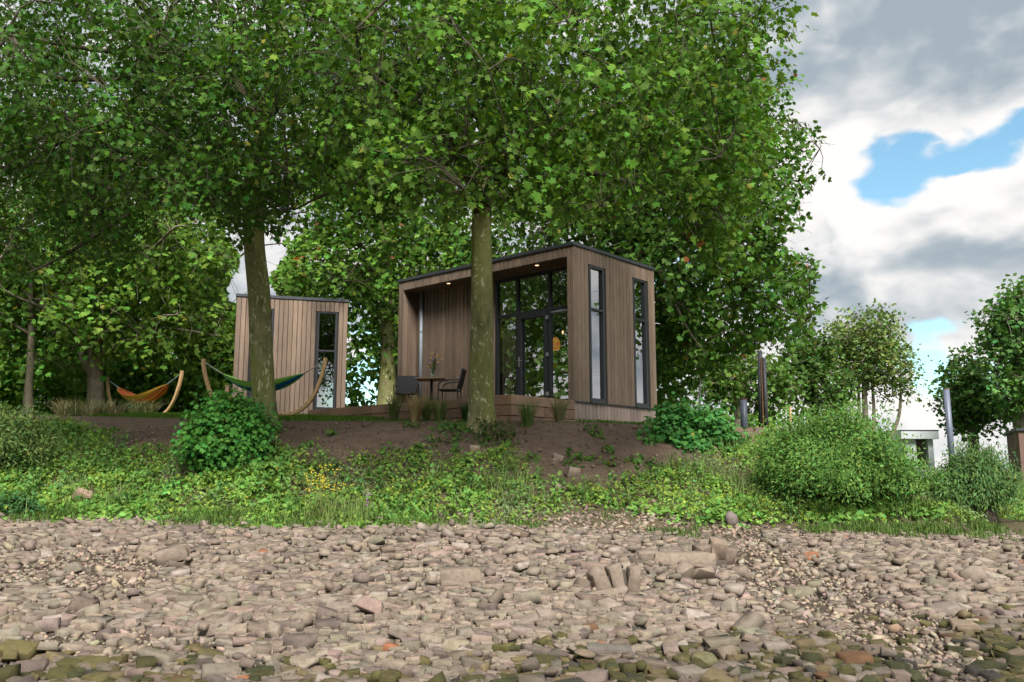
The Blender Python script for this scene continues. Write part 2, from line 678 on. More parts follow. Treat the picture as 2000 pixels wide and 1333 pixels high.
def crest(x):
    x = np.asarray(x, float)
    y = np.interp(x, [-40, -14, -9, -6.5, -4.2, -2.0, -0.4, 2.0, 4.0, 7.0, 12, 40], [23, 22.5, 20.5, 18.6, 17.3, 16.9, 16.7, 17.1, 18.3, 18.8, 18.5, 18])
    return y + 0.5 * fbm(x * 0.8, x * 0 + 9.1, 8, 3)


def lawn_z(x, y):
    k = 0.085 - 0.045 * sstep(x, 0.0, 3.0)
    g = 2.52 + k * np.clip(y - 16.5, 0, 7) - 0.02 * np.clip(x - 1, 0, 6)
    g = g - 1.55 * sstep(x - (6.6 + 0.44 * np.clip(y - 18.7, 0, 400)), 0.0, 1.3)          # the ground falls away to a slipway on the right
    return g - 0.012 * np.clip(y - 60, 0, 60)


def bed_z(x, y):
    z = -0.42 + 0.1 * np.clip(y, -14, 16) - 0.022 * np.clip(x, 0, 8)
    m = 0.16 * fbm(x * 0.35 + 4, y * 0.5, 21, 3) + 0.05 * fbm(x * 1.6, y * 1.6, 22, 2)
    m = m + 0.13 * np.exp(-((x + 0.6) / 3.2) ** 2 - ((y - 10.6) / 0.9) ** 2)      # the low ridge of heaped blocks
    m = m - 0.10 * np.exp(-((x - 2.6 - (9.5 - y) * 0.25) / 0.9) ** 2 - ((y - 9.6) / 1.6) ** 2)   # the gravel runnel
    return z + m * sstep(y, 3.0, 7.0)


def gz(x, y):
    x, y = np.asarray(x, float), np.asarray(y, float)
    yt, yc = toe(x), crest(x)
    t = np.clip((y - yt) / (yc - yt), 0, 1)
    zt, zc = bed_z(x, yt), lawn_z(x, yc)
    p = 0.55 * t + 0.45 * t * t * (3 - 2 * t)
    bank = zt + (zc - zt) * p + (0.36 * fbm(x * 0.9, y * 0.9, 31, 4) + 0.12 * fbm(x * 4, y * 4, 33, 3)) * np.sin(math.pi * t)
    return np.where(y < yt, bed_z(x, y), np.where(y < yc, bank, lawn_z(x, y)))


def gz1(x, y):
    return float(gz(np.array([x]), np.array([y]))[0])


# ------------------------------------------------------------------ ground sheets
def ground_material(name):
    m, nt, b = mat_new(name)
    c = attr_col(nt, 'attr')
    w = texcoord(nt, 'World')
    f1 = noise_tex(nt, w, 5, 6, 0.65)
    f2 = noise_tex(nt, w, 45, 5, 0.7)
    c = mix(nt, c, ramp(nt, f1, [(0.3, (0.72, 0.70, 0.68)), (0.7, (1.2, 1.18, 1.15))]), 1.0, 'MULTIPLY')
    c = mix(nt, c, ramp(nt, f2, [(0.3, (0.6, 0.58, 0.56)), (0.55, (1, 1, 1)), (0.8, (1.35, 1.33, 1.3))]), 1.0, 'MULTIPLY')
    nt.links.new(c, b.inputs['Base Color'])
    b.inputs['Roughness'].default_value = 0.95
    b.inputs['Specular IOR Level'].default_value = 0.15
    bump(nt, b, f2, 0.9, 0.06)
    return m


M['ground'] = ground_material('soil_ground')


def sheet(name, xs, rows_fn, nrow, colour_fn):
    X = np.repeat(xs[None, :], nrow, 0)
    Y = rows_fn(xs)
    Z = gz(X.ravel(), Y.ravel()).reshape(X.shape)
    V = np.stack([X, Y, Z], -1).reshape(-1, 3)
    n = len(xs)
    i = np.arange((nrow - 1) * n).reshape(nrow - 1, n)[:, :-1].ravel()
    F = np.stack([i, i + 1, i + n + 1, i + n], -1)
    me = big_mesh(name, V, F, colour_fn(V[:, 0], V[:, 1], V[:, 2]), smooth=True)
    return tag(link(name, me, M['ground']), kind='structure')


xs = np.concatenate([np.linspace(-900, -60, 16)[:-1], np.linspace(-60, -15, 26)[:-1], np.linspace(-15, 12, 300)[:-1], np.linspace(12, 60, 28)[:-1], np.linspace(60, 900, 16)])


def bed_rows(x):
    a = np.concatenate([np.linspace(0, 0.6, 10)[:-1], np.linspace(0.6, 1.0, 74)])
    yt = toe(x)
    return -14 + (yt[None, :] + 14) * a[:, None]


def land_rows(x):
    yt, yc = toe(x), crest(x)
    up = np.linspace(0, 1, 90)
    r1 = yt + (yc - yt) * up[:, None]
    ext = np.concatenate([np.linspace(0.05, 5, 30), np.geomspace(5.5, 2500, 34)])
    return np.vstack([r1, yc + ext[:, None]])


def bed_col(x, y, z):
    g = np.tile(np.array([0.11, 0.086, 0.066]), (len(x), 1))
    wet = sstep(-y, -7.2, -5.4)[:, None]
    return g * (1 - wet) + np.array([0.105, 0.082, 0.055]) * wet


def land_col(x, y, z):
    soil = np.array([0.192, 0.138, 0.105])
    green = np.array([0.060, 0.085, 0.022])
    lawn = np.array([0.075, 0.125, 0.02])
    yt, yc = toe(x), crest(x)
    t = (y - yt) / (yc - yt)
    n = fbm(x * 2, y * 2, 41, 3)
    kl = sstep(t + 0.3 * n, 1.0, 1.1)[:, None]
    kg = (1 - sstep(t + 0.5 * n, 0.35, 0.6))[:, None]
    c = soil * (1 - kg) + (0.5 * soil + 0.5 * green) * kg
    c = c * (1 - kl) + lawn * kl
    grav = (1 - sstep(t + 0.2 * n, 0.0, 0.10))[:, None]
    return c * (1 - grav) + np.array([0.16, 0.12, 0.09]) * grav


riverbed = sheet('riverbed', xs, bed_rows, 83, bed_col)
ground = sheet('ground', xs, land_rows, 154, land_col)

# the river: only its edge shows, in the near right corner
wm, wnt, wb = mat_new('river_water')
wb.inputs['Base Color'].default_value = (0.02, 0.025, 0.022, 1)
wb.inputs['Roughness'].default_value = 0.06
wb.inputs['Specular IOR Level'].default_value = 0.6
bump(wnt, wb, noise_tex(wnt, texcoord(wnt, 'World', (1, 2, 1)), 5, 3), 0.25, 0.02)
wme = bpy.data.meshes.new('river')
wme.from_pydata([(-900, -900, 0.085), (900, -900, 0.085), (900, 7.2, 0.085), (-900, 7.2, 0.085)], [], [(0, 1, 2, 3)])
river = tag(link('river', wme, wm), kind='structure')


# ------------------------------------------------------------------ riverbed stones
def stone_template(kind, seed):
    r = random.Random(seed)
    bm = bmesh.new()
    if kind == 'block':
        bmesh.ops.create_cube(bm, size=1.0)
        for v in bm.verts:
            v.co.x += r.uniform(-0.17, 0.17)
            v.co.y += r.uniform(-0.17, 0.17)
            v.co.z += r.uniform(-0.12, 0.12)
        if r.random() < 0.45:                               # a knocked-off corner
            v = r.choice([q for q in bm.verts if q.co.z > 0])
            v.co *= r.uniform(0.62, 0.8)
        bmesh.ops.bevel(bm, geom=bm.edges[:], offset=r.uniform(0.018, 0.05), segments=1, affect='EDGES', clamp_overlap=True)
        for v in bm.verts:
            v.co += Vector((r.uniform(-1, 1), r.uniform(-1, 1), r.uniform(-1, 1))) * 0.022
    elif kind == 'rough_block':
        bmesh.ops.create_cube(bm, size=1.0)
        for v in bm.verts:
            v.co += Vector((r.uniform(-0.17, 0.17), r.uniform(-0.17, 0.17), r.uniform(-0.14, 0.14)))
    else:
        if kind == 'pebble':
            bmesh.ops.create_cube(bm, size=0.8)
        else:
            bmesh.ops.create_icosphere(bm, subdivisions=2, radius=0.55)
        n1 = [Vector((r.gauss(0, 1), r.gauss(0, 1), r.gauss(0, 1))).normalized() for _ in range(7)]
        cut = [r.uniform(0.30, 0.5) for _ in n1]
        for v in bm.verts:
            for n_, c_ in zip(n1, cut):
                d = v.co.dot(n_)
                if d > c_:
                    v.co -= n_ * (d - c_) * 0.9
            v.co += Vector((r.uniform(-1, 1), r.uniform(-1, 1), r.uniform(-1, 1))) * (0.16 if kind == 'pebble' else 0.03)
    bmesh.ops.triangulate(bm, faces=bm.faces[:])
    bm.verts.index_update()
    V = np.array([v.co[:] for v in bm.verts])
    F = np.array([[v.index for v in f.verts] for f in bm.faces])
    bm.free()
    return V, F


blocks = [stone_template('block', 100 + i) for i in range(22)]
rubble = [stone_template('rubble', 300 + i) for i in range(6)]
pebbles = [stone_template('pebble', 500 + i) for i in range(6)]
STEMPL = blocks + rubble + [stone_template('rough_block', 600 + i) for i in range(16)]


def rot_mats(yaw, tx, ty):
    cz, sz = np.cos(yaw), np.sin(yaw)
    Z = np.zeros((len(yaw), 3, 3))
    Z[:, 0, 0], Z[:, 0, 1], Z[:, 1, 0], Z[:, 1, 1], Z[:, 2, 2] = cz, -sz, sz, cz, 1
    cx, sx = np.cos(tx), np.sin(tx)
    X = np.zeros_like(Z)
    X[:, 0, 0], X[:, 1, 1], X[:, 1, 2], X[:, 2, 1], X[:, 2, 2] = 1, cx, -sx, sx, cx
    cy, sy = np.cos(ty), np.sin(ty)
    Y = np.zeros_like(Z)
    Y[:, 0, 0], Y[:, 0, 2], Y[:, 1, 1], Y[:, 2, 0], Y[:, 2, 2] = cy, sy, 1, -sy, cy
    return Z @ X @ Y


def gravel_zone(x, y):
    """1 where the bed is bare gravel"""
    P = np.stack([x, y, gz(x, y)], -1)
    px, py, _ = proj(P)
    n = 60 * fbm(x * 1.3, y * 1.3, 71, 3)
    z = np.zeros(len(x))
    line = np.interp(py, [1040, 1090, 1150, 1210, 1260, 1300], [1440, 1490, 1560, 1660, 1770, 1850])
    wid = np.interp(py, [1040, 1090, 1160, 1210, 1290], [40, 75, 150, 170, 60])
    z = np.maximum(z, 1 - sstep(np.abs(px - line) + n, wid * 0.7, wid * 1.3))
    z = np.maximum(z, 1 - sstep(np.hypot((px - 190) / 190, (py - 1110) / 62) + n / 90, 0.6, 1.1))
    z = np.maximum(z, 1 - sstep(np.hypot((px - 1190) / 170, (py - 1022) / 26) + n / 90, 0.7, 1.1))
    z = np.maximum(z, 0.75 * (1 - sstep(np.hypot((px - 250) / 260, (py - 1262) / 36) + n / 90, 0.6, 1.1)))
    return z


def stone_colours(x, y, n):
    base = np.array([0.200, 0.160, 0.124])
    c = base * RNG.uniform(0.68, 1.24, (n, 1)) * (1 + RNG.normal(0, 0.035, (n, 3)))
    u = RNG.random(n)
    c[u < 0.05] = np.array([0.13, 0.10, 0.085]) * RNG.uniform(0.8, 1.2, ((u < 0.05).sum(), 1))
    c[(u > 0.05) & (u < 0.075)] = np.array([0.27, 0.225, 0.19])
    px, py, _ = proj(np.stack([x, y, gz(x, y)], -1))
    # close to the water line: green algae, brown and wet-dark blocks
    edge = np.interp(px, [0, 300, 700, 1000, 1300, 1700, 2000], [1275, 1300, 1315, 1290, 1262, 1235, 1225])
    k = sstep(py + 50 * 1.7 * fbm(x * 1.5, y * 1.5, 77, 3) + RNG.normal(0, 9, n), edge - 55, edge + 60)
    pick = RNG.random(n) < k * 0.66
    tones = np.array([[0.075, 0.068, 0.022], [0.110, 0.092, 0.036], [0.050, 0.052, 0.020], [0.150, 0.115, 0.060], [0.13, 0.070, 0.035], [0.05, 0.045, 0.036], [0.17, 0.13, 0.09]])
    w = tones[RNG.choice(len(tones), n, p=[0.25, 0.25, 0.15, 0.14, 0.03, 0.08, 0.10])] * RNG.uniform(0.8, 1.25, (n, 1))
    c[pick] = w[pick]
    c *= (1 - 0.38 * k)[:, None]                    # still damp next to the water
    red = RNG.random(n) < 0.0015
    c[red] = np.array([0.24, 0.10, 0.05])
    return np.clip(c, 0.01, 0.8)


def lay_stones():
    rows, y = [], 5.55
    while y < 13.4:
        step = 0.060 * (1 + 0.1 * math.sin(y * 3))
        wx = 0.63 * y + 0.6
        xx = np.arange(-wx, wx, 0.084) + RNG.uniform(0, 0.2)
        rows.append(np.stack([xx + RNG.normal(0, 0.022, len(xx)), y + RNG.normal(0, 0.02, len(xx))], -1))
        y += step
    P = np.vstack(rows)
    # a second layer of loose blocks thrown on the heaps
    n2 = 2600
    e = np.stack([RNG.uniform(-8.5, 8.5, n2), RNG.uniform(5.6, 13.0, n2)], -1)
    heap = np.exp(-((e[:, 0] + 0.6) / 4.2) ** 2 - ((e[:, 1] - 10.2) / 1.7) ** 2)
    e = e[RNG.random(n2) < 0.18 + 0.5 * heap]
    layer = np.concatenate([np.zeros(len(P)), np.ones(len(e))])
    P = np.vstack([P, e])
    x, y = P[:, 0], P[:, 1]
    keep = (RNG.random(len(x)) > gravel_zone(x, y) * 0.93) & (y < toe(x) + RNG.normal(-0.05, 0.22, len(x)))
    keep &= RNG.random(len(x)) > 0.05 + 0.12 * sstep(-y, -7.0, -5.8)
    x, y, layer = x[keep], y[keep], layer[keep]
    n = len(x)
    scale = RNG.lognormal(0, 0.27, n)
    scale *= np.interp(toe(x) - y, [0, 1.2], [0.62, 1.0]) * np.interp(y, [5.6, 8.0], [1.12, 1.0])
    L = 0.098 * scale * RNG.uniform(0.75, 1.25, n)
    W = 0.065 * scale * RNG.uniform(0.85, 1.25, n)
    H = 0.047 * scale * RNG.uniform(0.8, 1.25, n)
    yaw = RNG.normal(0, 0.30, n) + 0.25 * np.sin(x * 0.9 + y)
    odd = RNG.random(n) < 0.22
    yaw[odd] = RNG.uniform(-1.6, 1.6, odd.sum())
    tilt = np.where(layer > 0, 0.32, 0.14) * (1 + 0.6 * fbm(x, y, 88, 2))
    R = rot_mats(yaw, RNG.normal(0, 1, n) * tilt, RNG.normal(0, 1, n) * tilt)
    S = R * np.stack([L, W, H], -1)[:, None, :]
    z = gz(x, y) + H * (0.24 + RNG.uniform(-0.2, 0.2, n)) + layer * 0.055
    T = np.stack([x, y, z], -1)
    tid = np.where(RNG.random(n) < 0.90, RNG.integers(0, 22, n), RNG.integers(22, 28, n))
    tid = np.where((y > 8.2) & (scale < 1.5), RNG.integers(28, 44, n), tid)
    col = stone_colours(x, y, n)
    px, py, dep = proj(T)
    seen = (px > 20) & (px < 1980) & (py < 1325)
    size = np.where(seen, L * W / dep ** 2, 0)
    order = np.argsort(-size)
    single, rest = order[:300], order[300:]
    V, F, C = scatter(STEMPL, tid[rest], S[rest], T[rest], col[rest])
    tag(link('scattered_stones', big_mesh('scattered_stones', V, F, C), M['stone'], riverbed), label='smaller pale broken paving stones strewn over the riverbed', kind='stuff')
    shared = {}
    for i in single:
        k = int(tid[i])
        if k not in shared:
            me = big_mesh('stone', *STEMPL[k])
            me.materials.append(M['stone_obj'])
            shared[k] = me
        o = bpy.data.objects.new('stone', shared[k])
        COL.objects.link(o)
        o.parent = riverbed
        m4 = Matrix.Identity(4)
        for a in range(3):
            for b_ in range(3):
                m4[a][b_] = S[i, a, b_]
            m4[a][3] = T[i, a]
        o.matrix_basis = m4
        o.color = (*col[i], 1)


lay_stones()


def lay_pebbles():
    n = 38000
    y = 5.5 + (13.2 - 5.5) * RNG.random(n) ** 0.9
    x = RNG.uniform(-1, 1, n) * (0.63 * y + 0.3)
    g = gravel_zone(x, y)
    keep = (RNG.random(n) < 0.35 + 0.65 * g) & (y < toe(x) + 0.7)
    x, y, g = x[keep], y[keep], g[keep]
    n = len(x)
    s = RNG.lognormal(math.log(0.023), 0.42, n) * (1 + 0.5 * g) * np.interp(y, [5.5, 13], [0.9, 1.15])
    R = rot_mats(RNG.uniform(0, 6.28, n), RNG.normal(0, 0.4, n), RNG.normal(0, 0.4, n))
    S = R * (s[:, None] * np.stack([RNG.uniform(1, 1.7, n), RNG.uniform(0.8, 1.2, n), RNG.uniform(0.5, 0.9, n)], -1))[:, None, :]
    T = np.stack([x, y, gz(x, y) + s * 0.15], -1)
    base = np.array([0.235, 0.185, 0.14])
    c = base * RNG.uniform(0.45, 1.45, (n, 1)) * (1 + RNG.normal(0, 0.06, (n, 3)))
    px, py, _ = proj(T)
    wet = sstep(py, 1270, 1335)[:, None]
    c = c * (1 - 0.5 * wet)
    V, F, C = scatter(pebbles, RNG.integers(0, 6, n), S, T, np.clip(c, 0.02, 0.85))
    tag(link('gravel', big_mesh('gravel', V, F, C), M['stone'], riverbed), label='pale gravel and shell grit between the stones', kind='stuff')


lay_pebbles()


def single_rock(name, x, y, dims, yaw, tilt, col, label, cat, kind='block', seed=1, dz=0.0, parent=None):
    tv, tf = stone_template(kind, seed)
    R = rot_mats(np.array([yaw]), np.array([tilt[0]]), np.array([tilt[1]]))[0]
    V = (tv * np.array(dims)) @ R.T
    me = big_mesh(name, V, tf)
    me.materials.append(M['stone_obj'])
    o = link(name, me, None, parent)
    if parent is None:
        o.location = (x, y, gz1(x, y) + dims[2] * 0.3 + dz)
        tag(o, label, cat)
    else:
        o.location = (x, y, dz)
    o.color = (*col, 1)
    return o


def chunk(px, Y, label, blocks_, seed):
    p = at(px, 900, Y)
    e = empty('masonry_chunk', (p[0], Y, gz1(p[0], Y)), 0, label, 'masonry')
    for i, (dx, dy, dz, dims, yaw, tx, ty, c) in enumerate(blocks_):
        single_rock('stone', dx, dy, dims, yaw, (tx, ty), c, None, None, 'block', seed + i, dz, e)
    return e


TAN, DTAN, DRK = (0.21, 0.165, 0.128), (0.16, 0.122, 0.095), (0.07, 0.056, 0.046)
chunk(1200, 8.55, 'upended fan of pale blocks with dark mortar joints standing on the riverbed',
      [(-0.16, 0, 0.10, (0.13, 0.17, 0.27), 0.2, 0.1, -0.42, TAN), (0.0, 0.02, 0.13, (0.13, 0.18, 0.28), 0.1, 0.1, -0.2, TAN), (0.15, 0.03, 0.13, (0.12, 0.18, 0.29), 0.0, 0.05, 0.10, TAN),
       (-0.08, 0.02, 0.09, (0.05, 0.14, 0.22), 0.2, 0.1, -0.3, DRK), (0.08, 0.04, 0.10, (0.05, 0.14, 0.24), 0.1, 0.05, -0.05, DRK), (-0.32, 0.05, 0.06, (0.2, 0.16, 0.15), 0.5, 0.2, 0.3, DTAN)], 700)
chunk(1390, 10.3, 'dark cemented clump of upright blocks standing highest on the riverbed',
      [(-0.15, 0, 0.13, (0.15, 0.2, 0.25), 0.4, 0.2, -0.2, DTAN), (0.02, -0.03, 0.14, (0.14, 0.2, 0.29), 0.0, 0.1, 0.1, (0.2, 0.15, 0.11)), (0.16, 0.02, 0.12, (0.14, 0.2, 0.25), -0.3, 0.2, 0.3, DTAN),
       (0.0, 0.12, 0.2, (0.3, 0.12, 0.16), 0.1, 0.2, 0, TAN), (-0.05, -0.02, 0.03, (0.34, 0.2, 0.12), 0.1, 0, 0, DRK)], 720)
chunk(1352, 9.35, 'fallen cluster of three grooved blocks below the dark clump',
      [(-0.12, 0, 0.08, (0.16, 0.13, 0.24), 0.3, 0.5, -0.35, TAN), (0.06, 0, 0.08, (0.24, 0.07, 0.22), 0.2, 0.7, 0.1, TAN), (0.09, 0.08, 0.10, (0.24, 0.07, 0.22), 0.2, 0.7, 0.1, DTAN)], 740)
chunk(1322, 10.1, 'long flat pale slab with blocks stuck to it beside the dark clump',
      [(0, 0, 0.08, (0.62, 0.2, 0.16), 0.05, 0.1, 0.04, TAN), (-0.36, 0.05, 0.08, (0.24, 0.2, 0.17), 0.3, 0.1, -0.1, TAN)], 750)
chunk(905, 8.75, 'cracked square lump of concrete embedded in the middle of the riverbed',
      [(0, 0, 0.06, (0.34, 0.3, 0.24), 0.05, 0.12, 0, (0.20, 0.158, 0.122)), (-0.05, -0.12, 0.0, (0.3, 0.14, 0.14), 0.0, 0.1, 0.1, (0.18, 0.14, 0.108))], 760)
p = at(1885, 900, 9.35)
single_rock('boulder', p[0], 9.35, (0.33, 0.27, 0.23), 0.3, (0, 0), (0.20, 0.16, 0.125), 'rounded dark grey conglomerate boulder near the right edge of the stones', 'boulder', 'rubble', 801)
p = at(345, 900, 9.7)
single_rock('boulder', p[0], 9.7, (0.32, 0.18, 0.15), 0.5, (0.1, -0.25), TAN, 'large tilted pale block leaning up among smaller stones on the left', 'stone', 'block', 805, 0.05)
p = at(600, 900, 7.45)
single_rock('boulder', p[0], 7.45, (0.20, 0.17, 0.15), 0.5, (0.1, 0.1), (0.19, 0.15, 0.115), 'rough round lump of conglomerate among paving stones left of centre', 'boulder', 'rubble', 806, 0.02)
p = at(1365, 900, 6.55)
single_rock('boulder', p[0], 6.55, (0.20, 0.17, 0.15), 0.2, (0.1, 0.1), (0.11, 0.10, 0.05), 'rounded algae-covered boulder among mossy stones near the water', 'boulder', 'rubble', 807, 0.02)
p = at(165, 940, 13.9)
single_rock('boulder', p[0], 13.9, (0.27, 0.22, 0.22), 0.4, (0.3, 0.4), (0.24, 0.175, 0.125), 'tan rock poking out of creepers at left of bank', 'rock', 'block', 811, 0.02)
p = at(928, 870, 15.2)
single_rock('boulder', p[0], 15.2, (0.17, 0.13, 0.13), 0.1, (0.1, 0), (0.33, 0.25, 0.18), 'cream block of stone on soil below the central tree', 'rock', 'block', 812, 0.0)
for k, (qx, qY, d, lab) in enumerate([(1090, 14.9, (0.17, 0.15, 0.12), 'upper of two stones half buried in bare soil bank'), (1118, 14.45, (0.22, 0.2, 0.16), 'larger angular stone half buried in bare soil bank'),
                                      (1090, 13.75, (0.16, 0.14, 0.12), 'small stone lying at foot of bare soil bank')]):
    p = at(qx, 900, qY)
    single_rock('boulder', p[0], qY, d, 0.3 * k, (0.2, 0.2), (0.25, 0.195, 0.15), lab, 'rock', 'block', 820 + k, 0.0)
p = at(1428, 1000, 12.75)
single_rock('tree_stump', p[0], 12.75, (0.2, 0.18, 0.24), 0.4, (0, 0.15), (0.16, 0.13, 0.12), 'small grey weathered stump at edge of riverbed vegetation', 'stump', 'rubble', 830, 0.03)

# ------------------------------------------------------------------ big cabin
cabin = empty('cabin', (CX, CY, ZB), -TH, 'long timber cabin with recessed porch, tall glazed door wall and flat dark roof', 'cabin')
L, W, H = 5.80, 3.28, 3.5
REC, CHK = 0.50, 0.19            # recess depth, cheek width
ROOF_T = 0.075
PITCHB = 0.137


def board_mesh(w, t=0.022, c=0.006):
    a = w / 2
    s = [(-a, 0), (-a, -t + c), (-a + c, -t), (a - c, -t), (a, -t + c), (a, 0)]
    v = [(x, y, 0) for x, y in s] + [(x, y, 1) for x, y in s]
    f = [(i, (i + 1) % 6, (i + 1) % 6 + 6, i + 6) for i in range(6)] + [(5, 4, 3, 2, 1, 0), (6, 7, 8, 9, 10, 11)]
    me = bpy.data.meshes.new('siding_board')
    me.from_pydata(v, [], f)
    return me


_bm = {}


def boards(parent, p0, axis, length, z0, z1, openings=(), mat=None, name='siding_board', target=PITCHB, gap=0.013, jit=0.003):
    """upright boards along axis ('x' faces -y, 'y' faces +x, 'x-' faces +y, 'y-' faces -x) from p0; openings are (s0, s1, za, zb)"""
    mat = mat or M['siding']
    n = max(1, round(length / target))
    pitch = length / n
    key = (round(pitch - gap, 4), mat.name)
    if key not in _bm:
        _bm[key] = board_mesh(pitch - gap)
        _bm[key].materials.append(mat)
    for i in range(n):
        s = (i + 0.5) * pitch
        spans = [(z0, z1)]
        for s0, s1, za, zb in openings:
            if s0 - 0.3 * pitch < s < s1 + 0.3 * pitch:
                spans = [q for a, b in spans for q in ((a, min(b, za)), (max(a, zb), b)) if q[1] - q[0] > 0.02]
        for a, b in spans:
            o = bpy.data.objects.new(name, _bm[key])
            COL.objects.link(o)
            o.parent = parent
            rz = {'x': 0, 'y': math.pi / 2, 'x-': math.pi, 'y-': -math.pi / 2}[axis]
            d = random.uniform(-jit, jit)
            if axis[0] == 'x':
                o.location = (p0[0] + s, p0[1] + d, a)
            else:
                o.location = (p0[0] + d, p0[1] + s, a)
            o.rotation_euler = (0, 0, rz)
            o.scale = (1, 1, b - a)


def core(mb, axis, p, s0, s1, z0, z1, t, openings=()):
    """solid backing wall with rectangular openings; axis 'x': plane at y=p .. p+t, axis 'y': plane at x=p-t .. p"""
    cuts = sorted(set([s0, s1] + [q for o in openings for q in o[:2]]))
    for a, b in zip(cuts[:-1], cuts[1:]):
        zs = [(z0, z1)]
        for o in openings:
            if o[0] <= a + 1e-6 and b <= o[1] + 1e-6:
                zs = [q for za, zb in zs for q in ((za, min(zb, o[2])), (max(za, o[3]), zb)) if q[1] - q[0] > 1e-4]
        for za, zb in zs:
            if axis == 'x':
                mb.box(a, b, p, p + t, za, zb)
            else:
                mb.box(p - t, p, a, b, za, zb)


WTOP = 3.10
side_open = [(0.60, 1.165, 0.0, WTOP), (2.36, 2.925, 0.0, WTOP)]
FW = (-2.78, -0.30, 0.02, 3.12)                                  # glazed wall in the recess: x0, x1, z0, z1
SOF = 3.20
BOT = -0.0
# backing walls
mb = MB()
core(mb, 'x', REC, -L + CHK, -CHK, 0, SOF, 0.10, [(FW[0], FW[1], 0.0, FW[3])])
mb.box(-L + 0.022, -L + CHK - 0.022, 0.022, REC + 0.1, 0, H - ROOF_T)
mb.box(-CHK + 0.022, -0.022, 0.022, REC + 0.1, 0, H - ROOF_T)
core(mb, 'y', -0.022, REC + 0.1, W - 0.022, 0, H - ROOF_T, 0.12, side_open)
mb.box(-L + 0.022, -L + 0.14, REC + 0.1, W - 0.022, 0, H - ROOF_T)
mb.box(-L + 0.14, -0.142, W - 0.14, W - 0.022, 0, H - ROOF_T)
mb.box(-L + CHK - 0.02, -CHK + 0.02, 0.022, REC + 0.1, SOF + 0.02, H - ROOF_T)
mb.box(-L + 0.14, -0.142, REC + 0.1, W - 0.14, H - 0.25, H - ROOF_T - 0.003)
mb.build('wall_core', M['gap'], cabin)
MB().box(-L + 0.141, -0.143, REC + 0.101, W - 0.141, -0.1, 0.004).build('floor_slab', M['innerfloor'], cabin)
mb = MB()
mb.box(-L + 0.141, -L + 0.16, REC + 0.101, W - 0.141, 0.004, H - 0.26)
mb.box(-L + 0.16, -0.143, W - 0.16, W - 0.141, 0.004, H - 0.26)
mb.box(-L + 0.16, -0.143, REC + 0.101, W - 0.16, H - 0.27, H - 0.2501)
mb.build('inside_lining', M['inner'], cabin)
# boards: fascia, cheeks, recess wall, sides, back
boards(cabin, (-L + CHK, 0.022), 'x', L - 2 * CHK, SOF, H - ROOF_T)
boards(cabin, (-L, 0.022), 'x', CHK, -0.0, H - ROOF_T, target=0.095)
boards(cabin, (-CHK, 0.022), 'x', CHK, -0.0, H - ROOF_T, target=0.095)
boards(cabin, (-L + CHK, REC), 'x', (FW[0] + L - CHK), 0.0, SOF)
boards(cabin, (FW[0], REC), 'x', FW[1] - FW[0], FW[3] + 0.004, SOF)
boards(cabin, (FW[1], REC), 'x', -CHK - FW[1], 0.0, SOF, target=0.11)
boards(cabin, (-L + CHK - 0.022, 0.024), 'y', REC - 0.03, 0.0, SOF)
boards(cabin, (-0.022, 0.0), 'y', W, 0.0, H - ROOF_T, side_open)
boards(cabin, (-L + 0.022, 0.0), 'y-', W, 0.0, H - ROOF_T)
boards(cabin, (-L, W - 0.022), 'x-', L, 0.0, H - ROOF_T, target=0.2)
MB().box(-L + CHK - 0.001, -CHK + 0.001, 0.024, REC, SOF - 0.018, SOF + 0.018).build('soffit', M['siding'], cabin)
# roof
roof = MB().box(-L - 0.03, 0.03, -0.03, W + 0.03, H - ROOF_T, H).build('roof', M['roof'], cabin, 0.006)
MB().box(-L + 0.02, -0.02, 0.02, W - 0.02, H + 0.0005, H + 0.02).build('roof_membrane', M['gap'], roof)
# lower skirting on the right end, with a dark drip strip above it
boards(cabin, (-0.05, 0.02), 'y', W - 0.05, -0.72, -0.03, mat=M['skirt'], name='skirting_board')
MB().box(-0.06, 0.004, 0.0, W, -0.028, -0.004).build('drip_strip', M['frame'], cabin)
mb = MB()
mb.box(-L + 0.05, -0.052, 0.06, W - 0.02, -0.72, -0.102)
mb.build('plinth', M['gap'], cabin)


